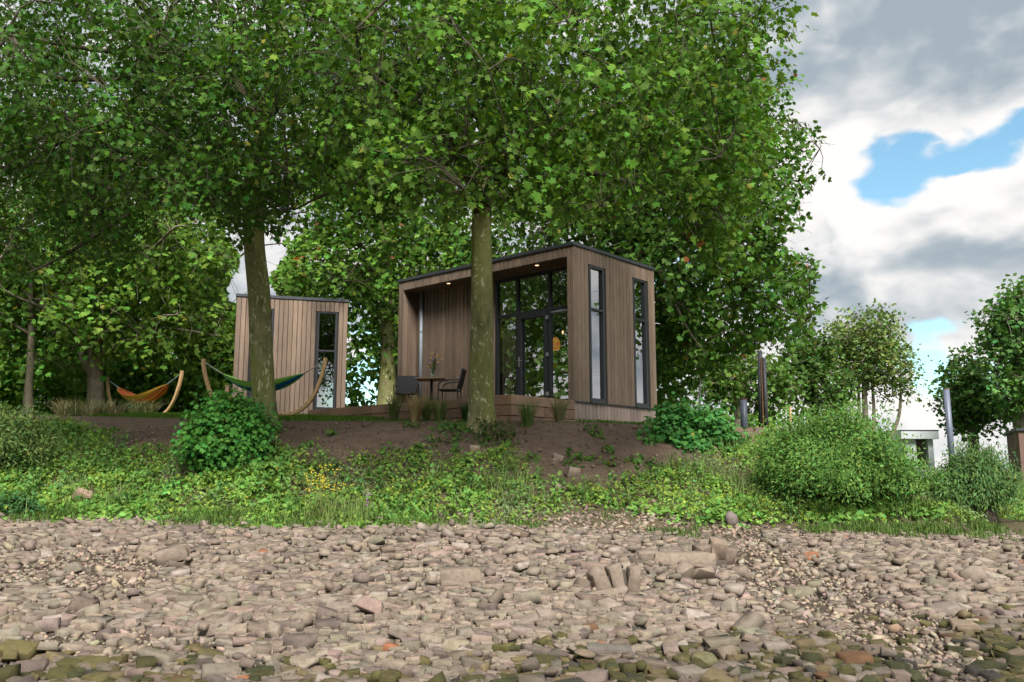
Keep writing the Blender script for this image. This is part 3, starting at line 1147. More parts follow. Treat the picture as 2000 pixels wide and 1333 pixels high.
def window(parent, axis, plane, s0, s1, z0, z1, mullions_s=(), mullions_z=(), fw=0.055, dep=0.07, inset=0.0, name='window', sill=False):
    """frame, bars and panes; axis 'x' faces -y at y=plane, axis 'y' faces +x at x=plane"""
    fr = MB()

    def bx(mb_, a, b, za, zb, d0, d1):
        if axis == 'x':
            mb_.box(a, b, plane + d0, plane + d1, za, zb)
        else:
            mb_.box(plane - d1, plane - d0, a, b, za, zb)
    bx(fr, s0, s0 + fw, z0, z1, inset, inset + dep)
    bx(fr, s1 - fw, s1, z0, z1, inset, inset + dep)
    bx(fr, s0 + fw, s1 - fw, z1 - fw, z1, inset, inset + dep)
    bx(fr, s0 + fw, s1 - fw, z0, z0 + fw * 1.4, inset, inset + dep)
    root = fr.build(name, M['frame'], parent, 0.004)
    ss = [s0 + fw] + list(mullions_s) + [s1 - fw]
    zs = [z0 + fw * 1.4] + list(mullions_z) + [z1 - fw]
    for m_ in mullions_z:
        q = MB()
        bx(q, s0 + fw, s1 - fw, m_ - fw * 0.45, m_ + fw * 0.45, inset + 0.004, inset + dep - 0.004)
        q.build('transom', M['frame'], root, 0.003)
    for m_ in mullions_s:
        q = MB()
        bx(q, m_ - fw * 0.5, m_ + fw * 0.5, z0 + fw * 1.4, z1 - fw, inset + 0.001, inset + dep - 0.001)
        q.build('mullion', M['frame'], root, 0.003)
    for a, b in zip(ss[:-1], ss[1:]):
        for za, zb in zip(zs[:-1], zs[1:]):
            q = MB()
            bx(q, a, b, za, zb, inset + dep * 0.5, inset + dep * 0.5 + 0.012)
            q.build('pane', M['glass'], root)
    return root


for s0, s1, a, b in side_open:
    w_ = window(cabin, 'y', -0.0, s0, s1, a + 0.01, b, (), (2.10,), 0.06, 0.12, 0.012)
    MB().box(-0.02, 0.022, s0 - 0.005, s1 + 0.005, -0.018, 0.012).build('sill', M['frame'], w_)
XM1, XM2, ZT = -2.08, -1.10, 2.20
gw = window(cabin, 'x', REC - 0.01, FW[0], FW[1], 0.0, FW[3], (XM1, XM2), (ZT,), 0.075, 0.10, 0.0, 'glazed_wall')
# door leaf between the mullions
dx0, dx1 = XM1 + 0.04, XM2 - 0.04
mb = MB()
yA, yB = REC - 0.035, REC + 0.03
mb.box(dx0, dx0 + 0.11, yA, yB, 0.03, ZT - 0.036)
mb.box(dx1 - 0.11, dx1, yA, yB, 0.03, ZT - 0.036)
mb.box(dx0 + 0.11, dx1 - 0.11, yA, yB, ZT - 0.146, ZT - 0.036)
mb.box(dx0 + 0.11, dx1 - 0.11, yA, yB, 0.03, 0.16)
door = mb.build('door', M['frame'], cabin, 0.004)
hd = MB()
hd.box(dx0 + 0.035, dx0 + 0.075, yA - 0.012, yA, 0.92, 1.16)
hd.tube([(dx0 + 0.055, yA - 0.01, 1.06), (dx0 + 0.055, yA - 0.055, 1.06), (dx0 + 0.17, yA - 0.06, 1.06)], 0.011, 8)
hd.build('handle', M['steel'], door)
for hz in (0.2, 1.10, 1.96):
    MB().box(dx1 - 0.03, dx1 + 0.05, yA - 0.022, yA - 0.001, hz, hz + 0.085).build('hinge', M['steel'], door, 0.003)
# a rolled pale blind in the right-hand panes
MB().tube([(XM2 + 0.05, REC + 0.03, ZT - 0.09), (FW[1] - 0.08, REC + 0.03, ZT - 0.09)], 0.04, 10).build('blind_roll', M['pipe'], cabin, smooth=True)
# curtain behind the left panes
cv, cf = [], []
nc = 40
for i in range(nc + 1):
    u = i / nc
    xx = FW[0] + 0.05 + 0.42 * u
    yy = REC + 0.18 + 0.03 * math.sin(u * 38)
    cv += [(xx, yy, 0.03), (xx, yy, 3.0)]
for i in range(nc):
    cf.append((2 * i, 2 * i + 2, 2 * i + 3, 2 * i + 1))
cme = bpy.data.meshes.new('curtain')
cme.from_pydata(cv, [], cf)
link('curtain', cme, M['curtain'], cabin)
# rainwater pipe in the recess corner
pp = MB().tube([(-L + CHK + 0.24, REC - 0.075, -0.02), (-L + CHK + 0.24, REC - 0.075, SOF - 0.02)], 0.045, 14).build('downpipe', M['pipe'], cabin, smooth=True)
MB().lathe([(0.052, 0), (0.052, 0.04)], (-L + CHK + 0.24, REC - 0.075, 2.1), 14).build('pipe_clip', M['pipe'], pp)
for lx in (-4.04, -1.14):
    d_ = MB().lathe([(0.045, 0), (0.045, 0.02)], (lx, 0.12, SOF - 0.035), 14).build('downlight', M['spot'], cabin)
    MB().lathe([(0.058, 0), (0.058, 0.012)], (lx, 0.12, SOF - 0.029), 14).build('downlight_rim', M['steel'], d_)
    ld = bpy.data.lights.new('downlight_lamp', 'SPOT')
    ld.energy = 1.5
    ld.color = (1, 0.7, 0.45)
    ld.spot_size = math.radians(80)
    ld.shadow_soft_size = 0.04
    lo = bpy.data.objects.new('downlight_lamp', ld)
    COL.objects.link(lo)
    lo.parent = cabin
    lo.location = (lx, 0.12, SOF - 0.06)
# indoors: a glowing pendant shade, a bare bulb, a small table with bottles
pend = empty('pendant_lamp', (0, 0, 0), 0, 'glowing orange pendant lamp seen through the glass beside the door', 'lamp')
pend.matrix_basis = cabin.matrix_basis @ Matrix.Translation((-1.48, 1.2, 0))
MB().lathe([(0.04, 0.24), (0.10, 0.17), (0.125, 0.05), (0.09, -0.06), (0.04, -0.08)], (0, 0, 1.42), 16).build('lamp_shade', M['lamp'], pend, smooth=True)
MB().tube([(0, 0, 1.72), (0, 0, 3.22)], 0.006, 6).build('cord', M['black'], pend)
bulb = empty('bulb_lamp', (0, 0, 0), 0, 'small bright bulb high behind the pane next to the corner', 'lamp')
bulb.matrix_basis = cabin.matrix_basis @ Matrix.Translation((-1.10, 1.0, 0))
MB().lathe([(0.01, -0.045), (0.022, -0.02), (0.022, 0.01), (0.012, 0.04)], (0, 0, 1.72), 12).build('glass_bulb', M['bulb'], bulb, smooth=True)
MB().tube([(0, 0, 1.77), (0, 0, 3.22)], 0.005, 6).build('cord', M['black'], bulb)
dt = empty('dining_table', (0, 0, 0), 0, 'dark dining table standing indoors behind the glass', 'table')
dt.matrix_basis = cabin.matrix_basis @ Matrix.Translation((-0.95, 1.75, 0.004))
MB().box(-0.5, 0.5, -0.35, 0.35, 0.71, 0.75).build('table_top', M['tablewood'], dt, 0.005)
for sx in (-0.44, 0.44):
    for sy in (-0.29, 0.29):
        MB().box(sx - 0.025, sx + 0.025, sy - 0.025, sy + 0.025, 0, 0.709).build('leg', M['black'], dt)

# deck on stacked sleepers, with its own front and end walls
DK0, DK1 = -2.05, 0.0
deck = empty('deck', (0, 0, 0), 0, 'raised terrace edged with stacked brown timber sleepers before the cabin', 'terrace')
deck.matrix_basis = cabin.matrix_basis.copy()
nb = 15
for i in range(nb):
    y0 = DK0 + 0.1 + (REC - 0.02 - DK0 - 0.1) * i / nb
    y1 = DK0 + 0.1 + (REC - 0.02 - DK0 - 0.1) * (i + 1) / nb - 0.006
    if y0 > -0.02:
        xa, xb = -L + CHK + 0.02, -CHK - 0.01
    elif y1 > 0.0:
        y1 = -0.012
        xa, xb = -6.7, -0.10
    else:
        xa, xb = -6.7, -0.10
    MB().box(xa, xb, y0, y1, -0.045, -0.008).build('deck_board', M['deckwood'], deck)
rows_z = [(-0.198, -0.002), (-0.41, -0.210), (-0.62, -0.422)]
for r, (za, zb) in enumerate(rows_z):
    x1 = 0.0
    k = 0
    cut = [0.0, -2.1, -4.3, -6.75] if r % 2 == 0 else [0.0, -1.1, -3.4, -5.4, -6.75]
    for a, b in zip(cut[:-1], cut[1:]):
        MB().box(b + 0.003, a - (0.104 if a == 0 else 0.003), DK0 + random.uniform(-.004, .004), DK0 + 0.1, za, zb).build('sleeper', M['sleeper'], deck, 0.006)
    cut = [DK0, -1.38, -0.68, 0.015] if r % 2 == 0 else [DK0, -1.72, -1.03, -0.32, 0.015]
    for a, b in zip(cut[:-1], cut[1:]):
        MB().box(-0.1, 0.0 + random.uniform(-.004, .004), a + 0.012, b - 0.012, za, zb).build('sleeper', M['sleeper'], deck, 0.006)
        if b < 0:
            MB().box(-0.1, 0.004, b - 0.010, b + 0.010, za + 0.004, zb - 0.002).build('sleeper_end', M['sleeper_end'], deck)
    MB().box(-0.103, 0.006, DK0 - 0.006, DK0 + 0.010, za + 0.002, zb - 0.001).build('sleeper_end', M['sleeper_end'], deck)

# ------------------------------------------------------------------ small cabin
A = np.array([-8.10, 24.80])
B = np.array([-5.00, 25.72])
W2 = float(np.linalg.norm(B - A))
rz2 = math.atan2(B[1] - A[1], B[0] - A[0])
ZB2 = 3.24
cab2 = empty('cabin', (A[0], A[1], ZB2), rz2, 'smaller square timber cabin half hidden behind the mossy tree and green hammock', 'cabin')
op2 = [(0.47, 1.07, 0.14, 3.12), (2.34, 2.93, 0.14, 3.12)]
D2 = 3.3
mb = MB()
core(mb, 'x', 0.022, 0.022, W2 - 0.022, -0.1, H - 0.07, 0.12, op2)
mb.box(0.022, 0.14, 0.142, D2 - 0.022, -0.1, H - 0.07)
mb.box(W2 - 0.14, W2 - 0.022, 0.142, D2 - 0.022, -0.1, H - 0.07)
mb.box(0.14, W2 - 0.14, D2 - 0.14, D2 - 0.022, -0.1, H - 0.07)
mb.box(0.14, W2 - 0.14, 0.142, D2 - 0.14, H - 0.25, H - 0.073)
mb.build('wall_core', M['gap'], cab2)
MB().box(0.141, W2 - 0.141, 0.143, D2 - 0.141, -0.1, 0.0).build('floor_slab', M['innerfloor'], cab2)
boards(cab2, (0, 0.022), 'x', W2, -0.12, H - 0.07, op2)
boards(cab2, (W2 - 0.022, 0), 'y', D2, -0.12, H - 0.07)
boards(cab2, (0.022, 0), 'y-', D2, -0.12, H - 0.07)
boards(cab2, (0, D2 - 0.022), 'x-', W2, -0.12, H - 0.07, target=0.2)
MB().box(-0.03, W2 + 0.03, -0.03, D2 + 0.03, H - 0.07, H + 0.02).build('roof', M['roof'], cab2, 0.006)
for s0, s1, a, b in op2:
    window(cab2, 'x', 0.0, s0, s1, a, b, (), (1.92,), 0.06, 0.11, 0.01)
MB().box(0.05, W2 - 0.05, 0.06, D2 - 0.05, -0.5, -0.121).build('plinth', M['gap'], cab2)


# ------------------------------------------------------------------ porch furniture
def local(p):
    return cabin.matrix_basis @ Vector(p)


FL = -0.008
tab = empty('bistro_table', (0, 0, 0), 0, 'square wooden bistro table on one black pedestal on the porch', 'table')
tab.matrix_basis = cabin.matrix_basis @ Matrix.Translation((-4.25, -0.22, FL)) @ Matrix.Rotation(0.62, 4, 'Z')
MB().box(-0.36, 0.36, -0.36, 0.36, 0.725, 0.755).build('table_top', M['tablewood'], tab, 0.006)
MB().tube([(0, 0, 0.02), (0, 0, 0.724)], 0.035, 12).build('pedestal', M['black'], tab, smooth=True)
MB().box(-0.22, 0.22, -0.22, 0.22, 0.0, 0.02).build('foot_plate', M['black'], tab, 0.004)

vs = empty('flower_vase', (0, 0, 0), 0, 'glass vase holding a mixed bouquet on the bistro table', 'vase')
vs.matrix_basis = cabin.matrix_basis @ Matrix.Translation((-4.22, -0.2, FL + 0.756))
MB().lathe([(0.06, 0.0), (0.072, 0.02), (0.072, 0.19), (0.066, 0.2)], (0, 0, 0), 16).build('glass_jar', M['vase'], vs, smooth=True)
rf = random.Random(5)
st = MB()
heads = {}
lv, lf, lc = [], [], []
for i in range(34):
    a, r = rf.uniform(0, 6.28), rf.uniform(0.02, 0.26)
    zt = 0.52 - r * 0.7 + rf.uniform(-0.1, 0.14)
    tip = (r * math.cos(a), r * math.sin(a), zt)
    st.tube([(0.02 * math.cos(a + 2), 0.02 * math.sin(a + 2), 0.02), (0.03 * math.cos(a), 0.03 * math.sin(a), 0.2), tip], 0.0035, 4, False)
    kcol = rf.choice(['fy', 'fy', 'fp', 'fv', 'fo', 'leafy', 'leafy', 'leafy', 'leafy', 'leafy'])
    heads.setdefault(kcol, []).append(tip)
for q in ((0.06, 0.02, 0.74), (0.1, -0.03, 0.68)):
    st.tube([(0, 0, 0.1), (q[0] * .5, q[1], 0.45), q], 0.004, 4, False)
st.build('stems', plain('stem_green', (0.06, 0.10, 0.03), 0.6), vs)
cols = {'fy': (0.55, 0.36, 0.05), 'fp': (0.5, 0.12, 0.2), 'fv': (0.17, 0.10, 0.30), 'fo': (0.55, 0.25, 0.1)}
for kcol, cc in cols.items():
    m_ = plain('petal_' + kcol, cc, 0.7)
    for t_ in heads.get(kcol, []):
        q = MB()
        for j in range(9):
            a = j * 2.4
            e_ = 0.012 + 0.016 * (j / 9)
            q.lathe([(0.004, -0.004), (0.013, 0.0), (0.004, 0.012)], (t_[0] + e_ * math.cos(a), t_[1] + e_ * math.sin(a), t_[2] + 0.01 * (j % 3)), 5)
        q.build('flower', m_, vs)


# ------------------------------------------------------------------ leaf templates
def leaf_shape(curl=0.15, fold=0.1, detail=False):
    half = [(0.10, -0.06), (0.30, -0.02), (0.54, 0.08), (0.38, 0.27), (0.63, 0.57), (0.27, 0.63)]
    if detail:
        half = [(0.10, -0.06), (0.30, -0.03), (0.42, 0.03), (0.54, 0.07), (0.48, 0.18), (0.39, 0.27), (0.51, 0.39), (0.65, 0.60), (0.48, 0.57), (0.38, 0.62), (0.27, 0.63), (0.24, 0.76), (0.11, 0.86)]
    out = [(0.0, 0.03)] + half + [(0.0, 1.0)] + [(-x, y) for x, y in half[::-1]]
    V = [(0.0, 0.36, 0.0)] + [(x, y, 0.0) for x, y in out]
    V = np.array(V)
    r = np.hypot(V[:, 0], V[:, 1] - 0.36)
    V[:, 2] = fold * np.abs(V[:, 0]) * 1.3 - curl * r ** 2
    n = len(out)
    F = np.array([(0, 1 + i, 1 + (i + 1) % n) for i in range(n)])
    return V, F


def mini_leaf(curl=0.22, fold=0.12):
    """coarser lobed leaf for crowns further off"""
    o = [(0, 0), (0.50, 0.06), (0.36, 0.30), (0.60, 0.58), (0.22, 0.64), (0, 1.0), (-0.22, 0.64), (-0.60, 0.58), (-0.36, 0.30), (-0.50, 0.06)]
    V = np.array([(x, y, -curl * (x * x + (y - .4) ** 2) + fold * abs(x)) for x, y in o])
    F = np.array([(0, 1, 2), (0, 2, 8), (0, 8, 9), (2, 3, 4), (2, 4, 6), (2, 6, 8), (4, 5, 6), (6, 7, 8)])
    return V, F


def fan_leaf(curl=0.22, fold=0.12):
    o = [(0, 0), (0.50, 0.10), (0.58, 0.58), (0.20, 0.62), (0, 1.0), (-0.20, 0.62), (-0.58, 0.58), (-0.50, 0.10)]
    V = np.array([(x, y, -curl * (x * x + (y - .4) ** 2) + fold * abs(x)) for x, y in o])
    return V, np.array([(0, k, k + 1) for k in range(1, 7)])


def kite_leaf(w=0.42, curl=0.2, fold=0.15):
    V = np.array([(0, 0, 0), (w, 0.42, fold * w), (0, 1, -curl), (-w, 0.42, fold * w), (0, 0.45, 0)])
    return V, np.array([(0, 1, 4), (1, 2, 4), (2, 3, 4), (3, 0, 4)])


LEAVES = [leaf_shape(0.12, 0.1), leaf_shape(0.28, 0.2), leaf_shape(-0.05, 0.25), leaf_shape(0.4, -0.05)]
LEAF_D = [leaf_shape(0.15, 0.12, True), leaf_shape(0.3, 0.22, True), leaf_shape(0.02, 0.3, True)]
CROWN = [mini_leaf(0.12, 0.1), mini_leaf(0.3, 0.2), mini_leaf(-0.05, 0.25), mini_leaf(0.42, -0.05)]
MINI = [fan_leaf(), fan_leaf(0.35, 0.2)]
KITE = [kite_leaf(), kite_leaf(0.34, 0.3)]
OVAL = [kite_leaf(0.36, 0.2), kite_leaf(0.46, 0.1), kite_leaf(0.28, 0.35)]
LANCE = [kite_leaf(0.14, 0.25), kite_leaf(0.11, 0.4), kite_leaf(0.17, 0.1)]


def leaf_frames(axis, nrm, size):
    """columns of the leaf matrices: x across, y along the axis, z the upper side"""
    y = norm(axis)
    z = norm(nrm - y * np.sum(nrm * y, -1, keepdims=True))
    x = np.cross(y, z)
    return np.stack([x, y, z], -1) * size[:, None, None]


# ------------------------------------------------------------------ trees
def leaf_tones(n, rng, base, cluster_id=None, yellow=0.02, brown=0.0):
    c = np.tile(np.array(base), (n, 1))
    c = c * rng.uniform(0.72, 1.3, (n, 1))
    hue = rng.normal(0, 1, n)
    c[:, 0] *= 1 + 0.16 * hue
    c[:, 2] *= 1 - 0.06 * hue
    if cluster_id is not None:
        k = rng.uniform(0.78, 1.25, cluster_id.max() + 1)
        c *= k[cluster_id][:, None]
    u = rng.random(n)
    c[u < yellow] = np.array([0.26, 0.25, 0.04]) * rng.uniform(0.7, 1.2, ((u < yellow).sum(), 1))
    if cluster_id is not None and brown > 0:
        bad = rng.random(cluster_id.max() + 1) < brown
        sel = bad[cluster_id] & (rng.random(n) < 0.35)
        c[sel] = np.array([0.30, 0.11, 0.04]) * rng.uniform(0.7, 1.2, (sel.sum(), 1))
    return np.clip(c, 0.004, 0.7)


def sample_blobs(blobs, rng, dens, shell):
    out = []
    for c, r in blobs:
        vol = 4.19 * r[0] * r[1] * r[2]
        n = int(vol * dens)
        d = norm(rng.normal(0, 1, (n, 3)))
        rad = rng.random(n) ** (1 / 3)
        rad = np.where(rng.random(n) < shell, 0.72 + 0.28 * rng.random(n), rad)
        bump_ = 1 + 0.22 * np.sin(d[:, 0] * 5 + c[0]) * np.cos(d[:, 1] * 4 + c[1]) + 0.15 * np.sin(d[:, 2] * 7 + d[:, 0] * 3)
        out.append(np.array(c) + d * np.array(r) * (rad * bump_)[:, None])
    return np.vstack(out)


def grow_tree(name, label, trunk, blobs, seed, dens=2.0, shell=0.45, per=14, size=(0.13, 0.22), base=(0.075, 0.15, 0.025), cull=None,
              bark='bark', limbs=12, singles=0, fork=0.62, templ=None, droop=1.0, spread=0.125, twig_r=0.0045, yellow=0.005, brown=0.0,
              group='trees around the cabins', balls=0, extra=(), holes=0.0, twig=True, along=0.95):
    rng = np.random.default_rng(seed)
    templ = templ or CROWN
    tr = np.array(trunk, float)
    root = empty(name, tuple(tr[0, :3]), 0, label, 'tree', group)
    pts = spline(tr, max(14, len(tr) * 7))
    sides = 18
    V, F = tube(pts[:, :3], pts[:, 3], sides)
    # flare and slight fluting
    ax = pts[np.repeat(np.arange(len(pts)), sides)][:, :3]
    rel = V - ax
    a = np.arctan2(rel[:, 1], rel[:, 0])
    low = np.exp(-(V[:, 2] - tr[0, 2]) / 0.35)
    V = ax + rel * (1 + 0.05 * np.sin(3 * a + V[:, 2] * 1.3) + 0.03 * np.sin(5 * a - V[:, 2] * 2.3) + low * (0.20 + 0.17 * np.sin(4 * a + 0.6)))[:, None]
    link('trunk', big_mesh('trunk', V, F, smooth=True), M[bark], root, True)
    # crown clusters
    cl = sample_blobs(blobs, rng, dens, shell)
    if cull is not None:
        cl = cl[cull(cl, rng)]
    if holes > 0:
        w3 = np.sin(cl[:, 0] * 1.9 + 1.3 * np.sin(cl[:, 2] * 1.1 + seed)) * np.sin(cl[:, 2] * 2.3 + cl[:, 1] * 0.9 + seed) + 0.6 * np.sin(cl[:, 1] * 2.1 + cl[:, 0] * 1.3)
        cl = cl[w3 + rng.normal(0, 0.35, len(cl)) > -1.05 + holes]
    # limbs towards spread-out targets
    tgt = [cl[rng.integers(len(cl))]]
    dmin = np.linalg.norm(cl - tgt[0], axis=1)
    for _ in range(limbs - 1):
        k = int(np.argmax(dmin * rng.uniform(0.7, 1, len(cl))))
        tgt.append(cl[k])
        dmin = np.minimum(dmin, np.linalg.norm(cl - cl[k], axis=1))
    BV, BF, nb_ = [], [], 0
    nodes = []
    lo = int(len(pts) * fork)

    def add_tube(P, R, s):
        nonlocal nb_
        v, f = tube(P, R, s)
        BV.append(v)
        BF.append(f + nb_)
        nb_ += len(v)
    for t_ in tgt:
        z = t_[2]
        k = lo + int(np.argmin(np.abs(pts[lo:, 2] - (z - 0.45 * np.hypot(*(t_[:2] - pts[lo, :2]))))))
        k = min(max(k, lo), len(pts) - 1)
        s0 = pts[k]
        mid = 0.5 * (s0[:3] + t_) + np.array([0, 0, 0.12 * np.linalg.norm(t_ - s0[:3])]) + rng.normal(0, 0.15, 3)
        q1 = 0.75 * s0[:3] + 0.25 * t_ + np.array([0, 0, 0.08 * np.linalg.norm(t_ - s0[:3])]) + rng.normal(0, 0.1, 3)
        P = spline(np.array([s0[:3], q1, mid, 0.3 * mid + 0.7 * t_ + rng.normal(0, 0.12, 3), t_]), 16)
        r0 = min(s0[3] * 0.62, 0.02 + 0.016 * np.linalg.norm(t_ - s0[:3]))
        R = np.linspace(r0, 0.012, 16)
        add_tube(P, R, 7)
        nodes.append(P[3:])
    for P, r0 in extra:
        P = spline(np.array(P), 16)
        add_tube(P, np.linspace(r0, r0 * 0.35, 16), 8)
        nodes.append(P[2:])
    nodes.append(pts[lo:, :3])
    NP = np.vstack(nodes)
    for q in cl[rng.permutation(len(cl))[:max(20, len(cl) // 11)]]:
        j = int(np.argmin(((NP - q) ** 2).sum(1)))
        s_ = NP[j]
        ln = np.linalg.norm(q - s_)
        if ln < 0.35:
            continue
        P = spline(np.array([s_, 0.6 * s_ + 0.4 * q + np.array([0, 0, 0.12 * ln]) + rng.normal(0, 0.09 * ln, 3), 0.25 * s_ + 0.75 * q + rng.normal(0, 0.07 * ln, 3), q + np.array([0, 0, -0.08 * ln])]), 8)
        add_tube(P, np.linspace(0.010 + 0.006 * ln, 0.006, 8), 5)
        NP = np.vstack([NP, P[1:]])
    # twigs: from the nearest node to each cluster, ending in a drooping spray
    idx = np.empty(len(cl), int)
    for s in range(0, len(cl), 400):
        idx[s:s + 400] = np.argmin(((cl[s:s + 400, None, :] - NP[None]) ** 2).sum(-1), 1)
    q0 = NP[idx]
    outw = norm(cl - q0 + 1e-6)
    hang = np.array([0, 0, -1.0]) * droop
    tipdir = norm(outw * 0.45 + hang * rng.uniform(0.3, 1.1, (len(cl), 1)) + rng.normal(0, 0.25, (len(cl), 3)))
    tip = cl + tipdir * along * 0.55
    if twig:
        m_ = 0.5 * (q0 + cl) + np.array([0, 0, 0.10]) * np.linalg.norm(cl - q0, axis=1)[:, None] + rng.normal(0, 0.06, (len(cl), 3))
        path = np.stack([q0, m_, cl, 0.5 * (cl + tip) + rng.normal(0, 0.02, (len(cl), 3)), tip], 1)     # (N,5,3)
        rads = np.array([2.2, 1.7, 1.2, 0.8, 0.4]) * twig_r
        T_ = np.gradient(path, axis=1)
        T_ = norm(T_)
        n1 = norm(np.cross(T_, np.array([0.31, 0.17, 0.93])))
        n2 = np.cross(T_, n1)
        ring = []
        for k in range(3):
            an = k * 2.0944
            ring.append(path + (math.cos(an) * n1 + math.sin(an) * n2) * rads[None, :, None])
        tv = np.stack(ring, 2).reshape(-1, 3)                                                            # (N,5,3sides)
        b0 = (np.arange(len(cl)) * 15)[:, None]
        fl = np.array([(j * 3 + k, j * 3 + (k + 1) % 3, (j + 1) * 3 + (k + 1) % 3, (j + 1) * 3 + k) for j in range(4) for k in range(3)])
        BV.append(tv)
        BF.append((b0[:, :, None] + fl[None]).reshape(-1, 4) + nb_)
        nb_ += len(tv)
    link('branches', big_mesh('branches', np.vstack(BV), np.vstack(BF), smooth=True), M['branch'] if bark != 'bark_grey' else M['bark_grey'], root, True)
    # leaves along the sprays
    N = len(cl) * per
    ci = np.repeat(np.arange(len(cl)), per)
    t = rng.random(N)
    pos = cl[ci] - tipdir[ci] * 0.35 * along + tipdir[ci] * (t * along)[:, None]
    off = np.clip(rng.normal(0, 1, (N, 3)), -1.7, 1.7) * spread
    pos = pos + off
    axis = norm(off / spread * 0.5 + outw[ci] * 0.35 + np.array([0, 0, -0.75]) * droop + rng.normal(0, 0.45, (N, 3)))
    cn = rng.normal(0, 0.55, (len(cl), 3)) + np.array([0, 0, 0.75]) + outw * 0.6                # each spray has its own tilt
    nrm = cn[ci] + off / spread * 0.18 + rng.normal(0, 0.33, (N, 3))
    sz = rng.uniform(size[0], size[1], N) * rng.uniform(0.8, 1.15, N)
    Mx = leaf_frames(axis, nrm, sz)
    col = leaf_tones(N, rng, base, ci, yellow, brown)
    if cull is not None:
        ok = cull(pos, rng, True)
        pos, Mx, col, sz = pos[ok], Mx[ok], col[ok], sz[ok]
    N = len(pos)
    keep = np.ones(N, bool)
    if singles:
        px, py, dep = proj(pos)
        face = np.abs(np.einsum('ni,ni->n', Mx[:, :, 2] / sz[:, None], norm(pos - CAM)))
        vis = (px > 10) & (px < 1990) & (py > 5) & (py < 900)
        score = np.where(vis, sz / dep * (0.5 + face), 0)
        top = np.argsort(-score)[:singles]
        keep[top] = False
        meshes = []
        for tv, tf in LEAF_D:
            me = big_mesh('leaf', tv, tf)
            me.materials.append(M['leaf_obj'])
            meshes.append(me)
        inv = root.matrix_basis.inverted()
        for j, i in enumerate(top):
            o = bpy.data.objects.new('leaf', meshes[j % 3])
            COL.objects.link(o)
            o.parent = root
            o.matrix_parent_inverse = inv
            m4 = Matrix.Identity(4)
            for a_ in range(3):
                for b_ in range(3):
                    m4[a_][b_] = Mx[i, a_, b_]
                m4[a_][3] = pos[i, a_]
            o.matrix_basis = m4
            o.color = (*np.minimum(col[i], 1), 1)
    V, F, C = scatter(templ, rng.integers(0, len(templ), keep.sum()), Mx[keep], pos[keep], col[keep])
    cr = link('crown', big_mesh('crown', V, F, C), M['leaf'], root, True)
    cr['kind'] = 'stuff'
    if balls:
        k = rng.choice(N, balls, replace=False)
        bv, bf = stone_template('pebble', 901)
        S = np.tile(np.eye(3) * 0.028, (balls, 1, 1))
        V, F, C = scatter([(bv, bf)], np.zeros(balls, int), S, pos[k] + np.array([0, 0, -0.14]), np.tile(np.array([[0.10, 0.09, 0.02]]), (balls, 1)))
        sb = link('seed_balls', big_mesh('seed_balls', V, F, C), M['cover'], root, True)
        sb['kind'] = 'stuff'
    return root


LOWX = [-200, 0, 120, 200, 270, 330, 420, 470, 500, 545, 590, 650, 720, 800, 870, 900, 960, 1040, 1100, 1180, 1220, 1300, 1350, 1400, 1450, 1500, 1560, 1620]
LOWY = [560, 545, 520, 540, 500, 420, 430, 470, 440, 480, 380, 370, 440, 420, 450, 400, 420, 445, 440, 450, 400, 420, 470, 550, 540, 510, 470, 420]
RGTY = [-400, -100, 40, 130, 190, 260, 310, 360, 420, 500, 560]
RGTX = [1560, 1590, 1598, 1615, 1570, 1612, 1565, 1590, 1540, 1510, 1480]


def near_cull(P, rng, fine=False):
    px, py, dep = proj(P)
    j = rng.normal(0, 6 if fine else 14, len(P))
    lim = np.interp(px, LOWX, LOWY) + 22 * np.sin(px / 23.0) * np.sin(px / 61.0)
    ok = py + j < lim - (0 if fine else 26)
    rl = np.interp(py, RGTY, RGTX) - 70 + 16 * np.sin(py / 17.0) + 75 * np.sin(py / 41.0 + 1) ** 4
    ok &= px + j < rl + 34 - (0 if fine else 98)
    if fine:
        return ok
    return ok & ((py > -70) | (rng.random(len(P)) < 0.10)) & ((px > -90) | (rng.random(len(P)) < 0.15))


def no_cabin(P, rng, fine=False):
    q = P - np.array([CX, CY, ZB])
    lx = q[:, 0] * math.cos(TH) - q[:, 1] * math.sin(TH)
    ly = q[:, 0] * math.sin(TH) + q[:, 1] * math.cos(TH)
    inside = (lx > -L - 0.3) & (lx < 0.3) & (ly > -2.3) & (ly < W + 0.3) & (q[:, 2] < H + 0.2)
    in2 = (P[:, 0] > -8.6) & (P[:, 0] < -4.6) & (P[:, 1] > 23.5) & (P[:, 1] < 29.4) & (P[:, 2] < ZB2 + H + 0.3)
    low_ = P[:, 2] < gz(P[:, 0], P[:, 1]) + 0.1
    px, py, _ = proj(P)
    gap = (px > 452 + 14 * np.sin(py / 19.0)) & (px < 556 + 12 * np.sin(py / 15.0) - 0.12 * (py - 430)) & (py < 590)   # open sky between the two rows of trees
    return ~(inside | in2 | low_ | gap)


def right_cull(P, rng, fine=False):
    px, py, dep = proj(P)
    j = rng.normal(0, 8, len(P))
    rl = np.interp(py, [200, 350, 420, 480, 520, 600, 660, 720, 790], [1590, 1600, 1560, 1545, 1600, 1605, 1590, 1520, 1490]) + 15 * np.sin(py / 13.0)
    lo = np.interp(px, [1000, 1280, 1300, 1380, 1440, 1480, 1540, 1600], [760, 800, 790, 740, 690, 672, 690, 640])
    return no_cabin(P, rng, fine) & (px + j < rl - (0 if fine else 12)) & (py + j < lo)


G = (0.072, 0.160, 0.016)
